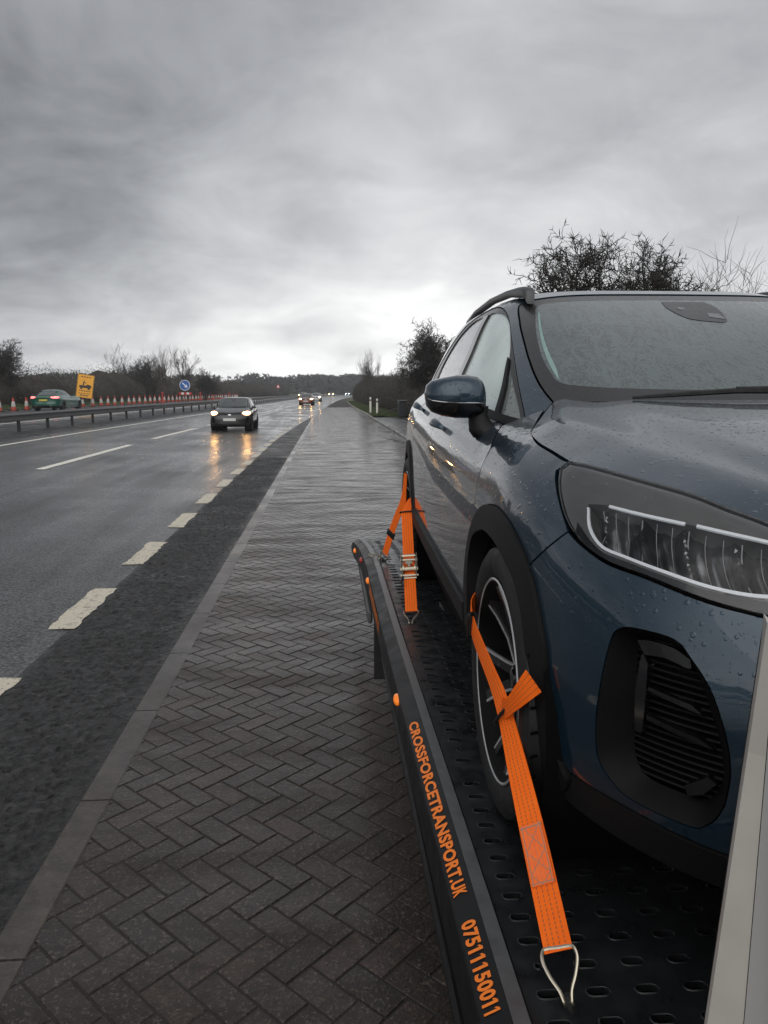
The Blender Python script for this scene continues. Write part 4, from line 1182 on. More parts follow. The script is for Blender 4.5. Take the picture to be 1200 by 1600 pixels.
    def ring(o1, o2, l1, l2, n=72):
        def rs(o_):
            o_ = np.array(resample(o_, .004)); c0 = o_.mean(0); d0 = np.linalg.norm(np.diff(np.r_[o_, o_[:1]], axis=0), axis=1); s_ = np.r_[0, np.cumsum(d0)]
            # start at the point of largest angle pi
            k = int(np.argmin(np.abs(np.arctan2(o_[:, 1] - c0[1], o_[:, 0] - c0[0]) - .6))); o_ = np.roll(o_, -k, 0)
            ar_ = .5 * np.sum(o_[:, 0] * np.roll(o_[:, 1], -1) - np.roll(o_[:, 0], -1) * o_[:, 1])
            if ar_ < 0: o_ = o_[::-1]
            an = np.unwrap(np.arctan2(o_[:, 1] - c0[1], o_[:, 0] - c0[0])); tt = np.linspace(an[0], an[0] + 2 * math.pi, n, endpoint=False)
            return np.stack([np.interp(tt, np.r_[an, an[0] + 2 * math.pi], np.r_[o_[:, 0], o_[0, 0]]), np.interp(tt, np.r_[an, an[0] + 2 * math.pi], np.r_[o_[:, 1], o_[0, 1]])], 1)
        A, B_ = rs(o1), rs(o2); RR = []
        for t_, l_ in ((0, l1), (.12, l1 * .9 + l2 * .1 + .001), (.55, l1 * .45 + l2 * .55), (1, l2)):
            Q = A * (1 - t_) + B_ * t_; X = L(Q[:, 0], Q[:, 1]); N = normals(L, Q[:, 0], Q[:, 1])
            if np.sum(N * (X - np.array((0, 1.4, .55)))) < 0: N = -N
            RR.append([tuple(p) for p in X + N * l_])
        return RR
    for sx in (1, -1):
        mb = MB().loft(ring(fog, fi, -.001, -.045), closed=True, caps=False)
        v = [(x * sx, y, z) for x, y, z in mb.v]; f = mb.f if sx > 0 else [q[::-1] for q in mb.f]
        sr = obj('fog_lamp_surround', v, f, MT['pocket'], root, True, 40)
        V, F = panel_data(L, fi, step=.02, gap=-.004, thick=0, lift=-.062)
        if sx < 0: V, F = mirrored(V, F)
        obj('fog_lamp_mesh', V, F, MT['gloss'], sr, True, 30)
        sl_ = MB(); fip = np.array(fi)
        z_ = .352
        while z_ < .592:
            cr = [fip[i - 1][0] + (z_ - fip[i - 1][1]) / (fip[i][1] - fip[i - 1][1]) * (fip[i][0] - fip[i - 1][0]) for i in range(len(fip)) if (fip[i][1] > z_) != (fip[i - 1][1] > z_)]
            if len(cr) >= 2:
                lo_, hi_ = min(cr) - .003, max(cr) + .003
                ws_ = np.linspace(lo_, hi_, 9)
                rr_ = []
                for w0_ in ws_:
                    q0 = L(np.array([w0_]), np.array([z_ - (w0_ - .7) * .02]))[0]; n0_ = normals(L, np.array([w0_]), np.array([z_]))[0]
                    if n0_[1] > 0: n0_ = -n0_
                    rr_.append([tuple((q0 + n0_ * l_ + np.array((0, 0, dz_))) * np.array((sx, 1, 1))) for l_, dz_ in ((-.06, .002), (-.044, .0025), (-.042, 0), (-.044, -.0025), (-.06, -.002))])
                sl_.loft(rr_ if sx > 0 else rr_[::-1])
            z_ += .0125
        sl_.build('slats', MT['pocket'], sr, True, 30)
        bz = []
        for o_ in (outline([(.750, .594), (.728, .600), (.690, .599), (.662, .588)], [(.662, .588), (.662, .573), (.70, .579), (.735, .574)], [(.735, .574), (.750, .594)]),
                   outline([(.742, .560), (.738, .575), (.728, .560)], [(.728, .560), (.727, .50), (.731, .43)], [(.731, .43), (.744, .43)], [(.744, .43), (.746, .5), (.742, .560)]),
                   outline([(.724, .520), (.655, .513)], [(.655, .513), (.638, .500)], [(.638, .500), (.66, .503), (.724, .513)]),
                   outline([(.724, .468), (.64, .458)], [(.64, .458), (.618, .446)], [(.618, .446), (.64, .448), (.724, .460)]),
                   outline([(.63, .362), (.612, .388)], [(.612, .388), (.624, .396)], [(.624, .396), (.658, .366)], [(.658, .366), (.652, .350)], [(.652, .350), (.63, .362)])):
            v, f = panel_data(L, o_, step=.012, gap=0, thick=.02, lift=-.030); n = len(bz)
            if sx < 0: v, f = mirrored(v, f)
            bz.append((v, f))
        mb = MB()
        for v, f in bz: mb.add(v, f)
        mb.build('bezel', MT['gloss'], sr, True, 40)
    # ---- headlights
    hl = outline([(1.045, .853), (1.04, .866)], [(1.04, .866), (.976, .863), (.873, .852), (.735, .833), (.656, .815), (.586, .798), (.50, .768)], [(.50, .765), (.47, .735), (.50, .69), (.53, .675)],
                 [(.53, .675), (.563, .676), (.641, .686), (.735, .705), (.811, .715), (.876, .736)], [(.876, .736), (.930, .767), (.985, .808), (1.045, .853)])
    inner = outline([(.905, .803), (.85, .805), (.709, .792), (.58, .776), (.53, .765)], [(.53, .765), (.515, .73), (.55, .70)], [(.55, .70), (.62, .700), (.707, .714), (.779, .726), (.831, .735)], [(.831, .735), (.875, .760), (.905, .803)])
    drl = outline([(.897, .797), (.869, .764), (.831, .740), (.779, .731), (.707, .7195), (.646, .7095), (.592, .7055), (.54, .708)], [(.54, .708), (.54, .7025)], [(.54, .7025), (.592, .7003), (.646, .7045), (.707, .7145), (.779, .7262), (.833, .7352), (.874, .761), (.901, .796)], [(.903, .795), (.897, .797)])
    s1_ = outline([(.857, .806), (.709, .793)], [(.709, .793), (.709, .789)], [(.709, .789), (.857, .802)], [(.857, .802), (.857, .806)])
    s2_ = outline([(.690, .792), (.58, .778), (.54, .770)], [(.54, .770), (.54, .766)], [(.54, .766), (.58, .774), (.690, .788)], [(.690, .788), (.690, .792)])
    band = outline([(.900, .752), (.876, .738), (.811, .717), (.735, .707), (.641, .688), (.563, .678)], [(.563, .678), (.563, .696)], [(.563, .696), (.646, .701), (.707, .711), (.779, .722), (.835, .731), (.905, .768)], [(.905, .768), (.900, .752)])
    for sx in (1, -1):
        def one(name, out, material, par, **kw):
            V, F = panel_data(L, out, **kw)
            if sx < 0: V, F = mirrored(V, F)
            return obj(name, V, F, material, par, True, 40)
        h_ = one('headlight', hl, MT['lamp_house'], root, holes=[inner], step=.025, lift=lambda u, v: -.006 - .0 * u, gap=.002, thick=.05, holegap=0)
        one('reflector', inner, MT['reflector'], h_, step=.0045, gap=-.004, thick=0, lift=lambda u, v: -.048 + .026 * (1 - np.abs(np.sin((u - (v - .75) * .50) * 41))) ** 1.5 + .0035 * np.sin((u - v * .5) * 200))
        fn_ = MB()
        for k in range(11):
            wa = .872 - k * .0285; pts_ = []
            for q in range(7):
                t_ = q / 6; w_ = wa - .030 * t_ ** 1.4; zt_ = np.interp(w_, [.53, .709, .857, .90], [.764, .788, .801, .798]); zb_ = np.interp(w_, [.53, .60, .707, .779, .831, .875, .90], [.704, .706, .718, .730, .739, .765, .80])
                z_ = zt_ + (zb_ - zt_) * t_
                p_ = L(np.array([w_]), np.array([z_]))[0]; n_ = normals(L, np.array([w_]), np.array([z_]))[0]
                if n_[1] > 0: n_ = -n_
                p_ = p_ - n_ * (.016 + .018 * math.sin(math.pi * t_)); pts_.append((p_[0] * sx, p_[1], p_[2]))
            fn_.tube(pts_, (.0007 if k % 3 else .0012), 6)
        fn_.build('light_blade', MT['rimcut'], h_)
        one('lower_band', band, MT['gloss'], h_, step=.02, lift=-.003, gap=0, thick=.01)
        V, F = [], []
        for o_ in (drl, s1_, s2_):
            v, f = panel_data(L, o_, step=.010, gap=.0002, thick=.004, lift=-.004)
            if sx < 0: v, f = mirrored(v, f)
            n = len(V); V += v; F += [tuple(i + n for i in qq) for qq in f]
        obj('running_light', V, F, MT['drl'], h_, True, 40)
        one('clear_cover', hl, MT['cover'], h_, step=.03, lift=.004, gap=.0015, thick=.004)
    # ---- greenhouse
    wsE = [(.455, .979), (.495, 1.023), (.532, 1.07), (.568, 1.117), (.626, 1.187), (.705, 1.265), (.765, 1.312), (.785, 1.332), (.765, 1.347), (.706, 1.353), (.531, 1.362), (.229, 1.364), (0, 1.365)]
    ws_half = outline([(0, .982), (.286, .982), (.455, .979)], wsE)
    wi_half = outline([(0, 1.012), (.283, 1.019), (.406, 1.028), (.456, 1.04), (.487, 1.072), (.53, 1.126), (.586, 1.207), (.635, 1.275), (.664, 1.308), (.655, 1.327), (.62, 1.333), (.503, 1.337), (.215, 1.340), (0, 1.341)])
    full = [(u, v) for u, v in ws_half] + [(-u, v) for u, v in ws_half[::-1] if u > 1e-6]
    fulli = [(u, v) for u, v in wi_half] + [(-u, v) for u, v in wi_half[::-1] if u > 1e-6]
    V, F = panel_data(G, full, holes=[fulli], step=.035, gap=.004, thick=.012, lift=-.003, holegap=-.002)
    wsb = obj('windscreen', V, F, MT['frit'], root, True, 50)
    V, F = panel_data(G, fulli, step=.035, gap=0, thick=0, lift=-.0032)
    obj('pane', V, F, P['ws'], wsb, True, 50)
    tr_o = outline([(.455, 1.045), (.486, 1.085), (.528, 1.145), (.583, 1.225), (.628, 1.285), (.645, 1.30)], [(.645, 1.30), (.636, 1.295), (.612, 1.275), (.566, 1.215), (.512, 1.14), (.473, 1.085), (.455, 1.045)])  # pale strip that paints the pillar's reflection along the windscreen edge
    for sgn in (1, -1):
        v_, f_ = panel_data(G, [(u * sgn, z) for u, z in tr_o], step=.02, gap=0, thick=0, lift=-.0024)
        obj('painted_pillar_reflection', v_, f_, MT['teal'], wsb, True, 50)
    sens = outline([(.119, 1.328), (.116, 1.301), (.09, 1.272), (.051, 1.252), (-.056, 1.242), (-.086, 1.266), (-.106, 1.305), (-.09, 1.328)], [(-.09, 1.328), (.119, 1.328)])
    V, F = panel_data(G, sens, step=.03, gap=0, thick=.0, lift=-.0018); ss = obj('sensor_pod', V, F, MT['frit'], wsb, True, 50)
    V, F = panel_data(G, [(.045, 1.302), (.075, 1.302), (.07, 1.292), (.045, 1.292)], step=.02, gap=0, thick=0, lift=-.001)
    v2, f2 = panel_data(G, [(-.075, 1.275), (-.03, 1.278), (-.02, 1.262), (-.072, 1.252)], step=.02, gap=0, thick=0, lift=-.001)
    n = len(V); obj('sensor_window', V + v2, F + [tuple(i + n for i in q) for q in f2], P['ws'], ss, True, 50)
    dlo = outline([(.505, .900), (.522, .957), (.621, 1.117), (.746, 1.251), (.863, 1.312), (1.0, 1.343), (1.2, 1.352), (1.45, 1.352), (1.75, 1.346), (1.98, 1.328), (2.12, 1.30), (2.25, 1.22), (2.33, 1.13), (2.30, 1.06), (2.2, 1.025)],
                  [(2.2, 1.025), (1.6, .985), (1.2, .968), (.9, .955), (.68, .935), (.578, .915), (.505, .900)])
    side = outline([(.455, .979)] + wsE[1:6], wsE[5:8], wsE[7:10], wsE[9:], [(0, 1.365), (0, 1.392)], [(0, 1.392), (3.2, 1.392)], [(3.2, 1.392), (3.2, 1.375)], [(3.2, 1.375), (2.95, 1.36), (2.78, 1.32), (2.75, 1.05)], [(2.75, 1.05), (3.2, 1.04)], [(3.2, 1.04), (3.2, .90)], [(3.2, .90), (.468, .885)], [(.468, .885), (.471, .92), (.466, .953), (.455, .979)])
    panel('pillar_frame', G, side, P['paint'], root, holes=[dlo], step=.035, gap=.0015)
    fdg = outline([(1.10, .975), (.9, .966), (.71, .953), (.622, .945)], [(.622, .945), (.632, 1.056), (.664, 1.151), (.742, 1.244), (.825, 1.290), (.92, 1.314), (1.05, 1.327), (1.14, 1.328)], [(1.14, 1.328), (1.079, 1.181), (1.09, 1.081), (1.10, .975)])
    qtr = outline([(.640, 1.112), (.612, 1.03), (.600, .940)], [(.600, .940), (.548, .925), (.518, .915)], [(.518, .915), (.534, .955), (.575, 1.02), (.640, 1.112)])
    rdg = outline([(1.223, .985), (1.218, 1.084), (1.211, 1.173), (1.25, 1.28), (1.31, 1.328)], [(1.31, 1.328), (1.5, 1.333), (1.734, 1.330), (1.95, 1.304), (2.08, 1.25), (2.16, 1.15), (2.12, 1.06), (2.05, 1.03)], [(2.05, 1.03), (1.6, 1.0), (1.223, .985)])
    for sx in (1, -1):
        def one(name, out, material, par, **kw):
            V, F = panel_data(G, out, **kw)
            if sx < 0: V, F = mirrored(V, F)
            return obj(name, V, F, material, par, True, 50)
        fr = one('window_frame', dlo, MT['frit'], root, holes=[fdg, qtr, rdg], step=.035, lift=-.003, gap=.002, thick=.012, holegap=-.001)
        one('door_glass', fdg, P['fd'], fr, step=.04, lift=-.008, gap=-.004, thick=0)
        one('quarter_glass', qtr, P['q'], fr, step=.03, lift=-.008, gap=-.004, thick=0)
        one('rear_door_glass', rdg, P['rd'], fr, step=.05, lift=-.008, gap=-.004, thick=0)
        belt = outline([(.495, .893), (.578, .914), (.677, .934), (.9, .954), (1.2, .966), (1.6, .985), (2.25, 1.025)], [(2.25, 1.025), (2.25, 1.045)], [(2.25, 1.045), (1.6, 1.006), (1.2, .986), (.9, .974), (.677, .957), (.578, .937), (.50, .921)], [(.50, .921), (.495, .893)])
        one('belt_trim', belt, MT['trim'], root, step=.03, lift=lambda u, v: .010 + 0 * u, gap=0, thick=.02)
        dv_ = outline([(.598, .938), (.61, 1.03), (.645, 1.12)], [(.645, 1.12), (.655, 1.125)], [(.655, 1.125), (.625, 1.03), (.615, .94)], [(.615, .94), (.598, .938)])
        one('window_divider', dv_, MT['trim'], fr, step=.03, lift=.004, gap=0, thick=.012)
        bp = outline([(1.115, .98), (1.105, 1.085), (1.094, 1.181), (1.15, 1.325)], [(1.15, 1.325), (1.30, 1.325)], [(1.30, 1.325), (1.238, 1.28), (1.200, 1.173), (1.207, 1.084), (1.212, .985)], [(1.212, .985), (1.115, .98)])
        one('pillar_cover', bp, MT['gloss'], fr, step=.03, lift=.001, gap=.001, thick=.008)
    rg = outline([(3.2, 1.365), (2.95, 1.35), (2.79, 1.31), (2.76, 1.06)], [(2.76, 1.06), (3.2, 1.05)], [(3.2, 1.05), (3.2, 1.365)])
    V, F = panel_data(G, rg, step=.05, gap=0, lift=-.004, thick=0); V2, F2 = mirrored(V, F); n = len(V)
    obj('rear_window', V + V2, F + [tuple(i + n for i in q_) for q_ in F2], P['rd'], root, True, 50)
    u = np.linspace(0, 4, 90) * 1.6; C = G(np.where(u > 3.2, 6.4 - u, u), np.full(90, 1.392)); C[u > 3.2, 0] *= -1
    ro = [(p[0], p[1]) for p in C[:-1]]
    V, F = panel_data(lambda x, y: hatch.roof(x, y), ro, step=.07, gap=0, thick=.01)
    obj('roof', V, F, P['paint'], root, True, 50)
    # ---- roof rails, mirrors, handles, wipers
    for sx in (-1, 1):
        if P.get('rails', True):
            ry = [1.10, 1.115, 1.16, 1.26, 1.45, 1.8, 2.2, 2.42, 2.5]; rz = [1.368, 1.386, 1.398, 1.408, 1.420, 1.430, 1.418, 1.392, 1.36]
            rings = []
            for k, (y, z) in enumerate(zip(ry, rz)):
                x0 = .535 + .0 * y; wv_ = [.016, .020, .021, .020, .018, .017, .017, .018, .016][k]; hv = [.010, .019, .020, .017, .014, .013, .013, .016, .008][k]
                low = max(float(hatch.roof(np.array([x0]), np.array([max(y, 1.06)]))[0][2]) - .008, z - .040)
                hv2 = max(hv, (z - low) / 2) if (k < 4 or k > 6) else hv
                rings.append([(sx * x0 + wv_ * math.copysign(abs(math.cos(a)) ** .6, math.cos(a)), y, z - hv2 + hv2 * math.copysign(abs(math.sin(a)) ** .6, math.sin(a))) for a in [q_ * math.pi / 7 for q_ in range(14)]])
            MB().loft(rings).build('roof_rail', MT['rail'], root, True, 50)
        # mirror: painted cap over a black lower shell and stalk
        prof = [(.972, .62, .006, 1.000, 1.004), (.967, .613, .026, .966, 1.030), (.952, .604, .044, .948, 1.044), (.920, .598, .060, .936, 1.053), (.880, .596, .068, .929, 1.061), (.845, .600, .070, .928, 1.061), (.815, .608, .070, .930, 1.057), (.797, .618, .066, .934, 1.046), (.787, .628, .054, .940, 1.028), (.783, .638, .03, .950, 1.004)]
        def shell(z_lo, z_hi, grow):
            rings = []
            for x, y, hd, z0, z1 in prof:
                ring_ = []
                zs0, zs1 = z0 + (z1 - z0) * z_lo, z0 + (z1 - z0) * z_hi
                for k in range(16):
                    a = 2 * math.pi * k / 16; cc, s2 = math.cos(a), math.sin(a)
                    zz = (z0 + z1) / 2 + (z1 - z0) / 2 * math.copysign(abs(s2) ** .75, s2)
                    zz = min(max(zz, zs0), zs1)
                    yy = y + .02 + hd * (math.copysign(abs(cc) ** .8, cc) if cc < 0 else .75 * cc) * (grow)
                    ring_.append((sx * x, yy, zz))
                rings.append(ring_)
            return MB().loft(rings)
        mr = shell(.38, 1.0, 1.0).build('mirror', P['paint'], root, True, 60)
        shell(0.0, .36, .97).build('lower_shell', MT['gloss'], mr, True, 60)
        st = MB(); rings = []
        for x, y, z, rx, ry_ in ((.800, .63, .962, .028, .035), (.806, .625, .935, .030, .036), (.800, .62, .905, .034, .04), (.785, .61, .885, .036, .042), (.757, .60, .885, .034, .045)):
            rings.append([(sx * (x + rx * math.cos(a) * (1)), y + ry_ * math.sin(a), z - .016 * math.cos(a) * (1 if z < .93 else .3)) for a in [q_ * math.pi / 6 for q_ in range(12)]])
        st.loft(rings).build('stalk', MT['trim'], mr, True, 60)
        ind = MB().loft([[(sx * (x + .002), y - hd * .85 * .93 - .0, zz) for zz in (z0 + (z1 - z0) * .30, z0 + (z1 - z0) * .40)] for x, y, hd, z0, z1 in prof[1:6]], closed=False, caps=False)
        # door handles: bowed grip standing off the skin
        for (w0, zc_, hw) in ((2.52, .868, .105), (3.42, .918, .10)):
            rings = []; N = 11
            for k in range(N):
                t_ = k / (N - 1); w_ = w0 - hw + 2 * hw * t_
                p = L(np.array([w_]), np.array([zc_ + .01 * t_]))[0]; nn = normals(L, np.array([w_]), np.array([zc_]))[0]
                if nn[0] > 0: nn = -nn
                lift_ = .010 + .030 * math.sin(math.pi * min(1, max(0, t_))) ** .6
                c0 = p + nn * lift_; th_ = .010 * (math.sin(math.pi * (t_ * .92 + .04)) ** .4); hh = .018 * (math.sin(math.pi * (t_ * .9 + .05)) ** .4)
                up_ = np.array((nn[0] * 0 + .3, 0, 1.0)); up_ = up_ - nn * np.dot(up_, nn); up_ /= np.linalg.norm(up_)
                ring_ = [c0 + nn * th_ * math.cos(a) + up_ * hh * math.sin(a) for a in [q_ * math.pi / 6 for q_ in range(12)]]
                rings.append([(float(p_[0]) * (-sx) , float(p_[1]), float(p_[2])) for p_ in ring_])
            hd_ = MB().loft(rings)
            if sx > 0: hd_.f = [q_[::-1] for q_ in hd_.f]
            hdo = hd_.build('door_handle', P['paint'], (a_[0] if sx < 0 else a_[1]) if w0 < 3 else (b_[0] if sx < 0 else b_[1]), True, 60)
    wp = MB()
    def gp(w_, z_, l_):
        p = G(np.array([w_]), np.array([z_]))[0]; nn = normals(G, np.array([w_]), np.array([z_]))[0]
        if nn[1] > 0: nn = -nn
        return tuple(p + nn * l_)
    wp.tube([gp(.30, .985, .010), gp(.20, .992, .014), (gp(.10, .997, .018)), gp(0, .995, .02), gp(-.12, .99, .02)], [.004, .007, .008, .008, .006], 6)
    wp.tube([gp(.10, .999, .022), gp(-.06, .992, .030), gp(-.28, .982, .022)], [.006, .009, .012], 6)
    wp.build('wiper', MT['rubber'], root)
    wp = MB().tube([gp(-.05, .99, .012), gp(-.25, 1.0, .016), gp(-.42, 1.0, .014)], [.005, .008, .006], 6); wp.build('wiper', MT['rubber'], root)
    # ---- dark inner shell and wheel wells so that no gap shows daylight
    inn = MB()
    wv_ = np.linspace(0, 5.4, 60); zv = np.linspace(.20, .955, 16)
    def arch_hole(w_, z_):
        for c0 in (1.25, RC):
            if abs(w_ - c0) < .33 and z_ < .70: return True
        return False
    for sx in (1, -1):
        W_, Z_ = np.meshgrid(wv_, zv, indexing='ij'); X = L(W_, Z_); cen = np.array([0, 1.3, .6])
        X[..., 0] *= .965; X[..., 1] = X[..., 1] + np.where(W_ < 1.4, .075, np.where(W_ > hatch.wS, -.03, 0)) * 1.0; X[..., 2] = np.minimum(X[..., 2] - .012, .9)
        v = [(x * sx, y, z) for x, y, z in X.reshape(-1, 3)]; f = []
        for i in range(59):
            for j in range(15):
                if arch_hole((wv_[i] + wv_[i + 1]) / 2, (zv[j] + zv[j + 1]) / 2): continue
                f.append((i * 16 + j, (i + 1) * 16 + j, (i + 1) * 16 + j + 1, i * 16 + j + 1))
        inn.add(v, f)
    u = np.linspace(0, 6.4, 60); rings = []
    for z in (.86, .95, 1.1, 1.25, 1.34, 1.375):
        C = G(np.where(u > 3.2, 6.4 - u, u), np.full(60, z)); C[u > 3.2, 0] *= -1; C[:, 0] *= .97; C[:, 1] = 1.75 + (C[:, 1] - 1.75) * .975; C[:, 2] -= .015
        rings.append([tuple(p) for p in C[:-1]])
    inn.loft(rings)
    inn.box((0, 1.25, .27), (1.30, 3.4, .06))
    for y0 in (0.0, 2.49):
        for sx in (-1, 1):
            inn.lathe([(.395, -.0), (.395, .28), (0, .28)], 28, Matrix.Translation((sx * .845, y0 + .01, .31)) @ Matrix.Rotation(R(-90) * sx, 4, 'Y'))
    inn.build('inner_shell', MT['dark'], root, True, 40)
    # ---- wheels
    for y0 in (0.0, 2.49):
        for sx in (-1, 1):
            wheel(root, (sx * .766, y0, .325), sx)
def wheel(root, c, sx):
    Mw = Matrix.Translation(c) @ Matrix.Rotation(R(90) * sx, 4, 'Y')      # axis Z -> outward
    Rt, Rr = .325, .243
    tp = [(Rr - .004, -.09), (Rr + .012, -.100), (.30, -.104), (.316, -.094), (.323, -.07), (.325, -.035), (.325, .035), (.323, .07), (.316, .094), (.30, .104), (Rr + .035, .105), (Rr + .012, .100), (Rr - .004, .090)]
    ty = MB().lathe(tp, 72, Mw)
    t_o = ty.build('wheel', MT['tyre'], root, True, 30)
    gr = MB()
    for zz in (-.045, 0.0, .045): gr.lathe([(.3256, zz - .005), (.3256, zz + .005)], 72, Mw)
    for k in range(40):
        a = 2 * math.pi * k / 40
        for s2 in (-1, 1):
            Mk = Mw @ Matrix.Rotation(a + .04 * s2, 4, 'Z') @ Matrix.Translation((.319, 0, s2 * .076)) @ Matrix.Rotation(R(28) * s2, 4, 'Y')
            b2 = MB().box((0, 0, 0), (.004, .005, .042)); gr.add([tuple(Mk @ Vector(p)) for p in b2.v], b2.f)
    gr.build('tread_grooves', MT['dark'], t_o, False)
    rm = MB().lathe([(Rr - .006, .098), (Rr - .018, .085), (Rr - .026, .06), (Rr - .035, -.06), (.06, -.06)], 64, Mw)
    rm.lathe([(.0, .052), (.030, .052), (.034, .046), (.045, .040), (.062, .034), (.066, .02)], 32, Mw)
    sp = MB(); ct = MB()
    for k in range(5):
        a0 = 2 * math.pi * k / 5 + R(90) + .32
        for s2 in (-1, 1):
            # one bar of a twin spoke
            pts = []
            for r_, off_, z_, wd in ((.040, .014, .040, .030), (.11, .024, .048, .030), (.175, .042, .066, .030), (.2385, .066, .090, .034)):
                pts.append((r_, off_ * s2, z_, wd))
            rings = []; ring2 = []
            for r_, o_, z_, wd in pts:
                c_, s_ = math.cos(a0), math.sin(a0)
                def T_(x, y, z): return tuple(Mw @ Vector((x * c_ - y * s_, x * s_ + y * c_, z)))
                hw = wd * .55
                rings.append([T_(r_, o_ - hw, z_ - .03), T_(r_, o_ + hw, z_ - .03), T_(r_, o_ + hw * .8, z_), T_(r_, o_ - hw * .8, z_)])
                e0 = o_ + s2 * hw * .8
                ring2.append([T_(r_, e0 - .004, z_ - .004), T_(r_, e0 + .0035, z_ - .004), T_(r_, e0 + .003, z_ + .0018), T_(r_, e0 - .0035, z_ + .0018)])
            sp.loft(rings); ct.loft(ring2)
    r_o = rm.build('rim', MT['barrel'], t_o, True, 35)
    sp.build('spokes', MT['rim'], t_o, True, 35)
    ct.lathe([(Rr - .0060, .0978), (Rr - .002, .1005), (Rr + .001, .0978)], 72, Mw)
    ct.build('machined_edge', MT['rimcut'], t_o, True, 40)
    MB().lathe([(0, .060), (.022, .059), (.027, .054), (.027, .045)], 24, Mw).build('hub_cap', MT['gloss'], t_o)
    dk = MB().lathe([(.14, -.01), (.14, .005), (.05, .005)], 40, Mw); dk.build('brake_disc', MT['steeldark'], t_o)

MT['pocket'] = plain('matte_black_moulding', (.0035, .0035, .004), .6, spec=.18, bump=.2, bscale=700)
MT['barrel'] = plain('matte_dark_barrel', (.006, .006, .006), .75, spec=.12)  # inside of the wheel, darker and more matt than the spokes
MT['teal'] = plain('pale_pillar_reflection', (.20, .31, .29), .35, noise=.2, nscale=14)  # reflection put into a flat colour on the glass edge
MT['plate'] = plain('plate_white', (.55, .55, .53), .4)
MT['tyre'] = plain('wet_tyre', (.0065, .0065, .007), .58, noise=.35, nscale=25, bump=.15, bscale=300)
MT['lamp_house'] = plain('smoky_lamp_housing', (.17, .17, .168), .35, metal=.2, noise=.15, nscale=12)
m, t, b = mat('lamp_reflector'); v = co(t)
t.put(b.inputs['Base Color'], t.mix(t.mapr(t.noise(v, 13, 3, .5), .38, .6, 0, 1), (.03, .03, .032), (.27, .27, .275))); b.inputs['Metallic'].default_value = .85
b.inputs['Roughness'].default_value = .22; MT['reflector'] = m
m, t, b = mat('clear_cover'); t.n.remove(b)
fr = t.new('ShaderNodeFresnel'); fr.inputs[0].default_value = 1.45
gl = t.new('ShaderNodeBsdfGlossy'); gl.inputs['Roughness'].default_value = .03
hh = drops(t, co(t), 120, 260, .3); bn = t.bump(hh, .6, .0012); t.put(gl.inputs['Normal'], bn); t.put(fr.inputs['Normal'], bn)
tr = t.new('ShaderNodeBsdfTransparent'); tr.inputs[0].default_value = (.86, .87, .88, 1)
mx = t.new('ShaderNodeMixShader'); t.put(mx.inputs[0], fr.outputs[0]); t.l.new(tr.outputs[0], mx.inputs[1]); t.l.new(gl.outputs[0], mx.inputs[2])
t.l.new(mx.outputs[0], t.n['Material Output'].inputs[0]); MT['cover'] = m

CAR_O = (1.26, 1.70, CAM_H - 1.01); CAR_YAW = R(-1.0)
blue = empty('parked_car', CAR_O, CAR_YAW, 'dark blue wet hatchback strapped on the flat deck of the recovery truck', 'car')
build_hatch(blue, dict(paint=MT['paint'], ws=MT['glass_ws'], fd=MT['glass_fd'], rd=MT['glass_rd'], q=MT['glass_q']))
# ================================================================== THE RECOVERY TRUCK
DZ = CAM_H - 1.01
_rx = pchip([.3, 1.0, 2.5, 3.2, 4.2, 5.0, 5.5, 5.85], [.283, .282, .2715, .266, .262, .252, .236, .215])
def rail_x(y): return float(_rx(y))
_dp = pchip([0, 4.2, 4.8, 5.3, 5.85], [0, 0, -.03, -.075, -.14])
def drop(y): return float(_dp(y))
truck = empty('recovery_truck', (1.32, 0, 0), 0, 'dark flatbed recovery truck with orange lettering and white cab edge carrying the blue car', 'truck')
TX = 1.32
def tp(v): return [(x - TX, y, z) for x, y, z in v]
def tb(mb, name, material, par=None, smooth=True, sharp=35):
    mb.v = tp(mb.v); return mb.build(name, material, par or truck, smooth, sharp)
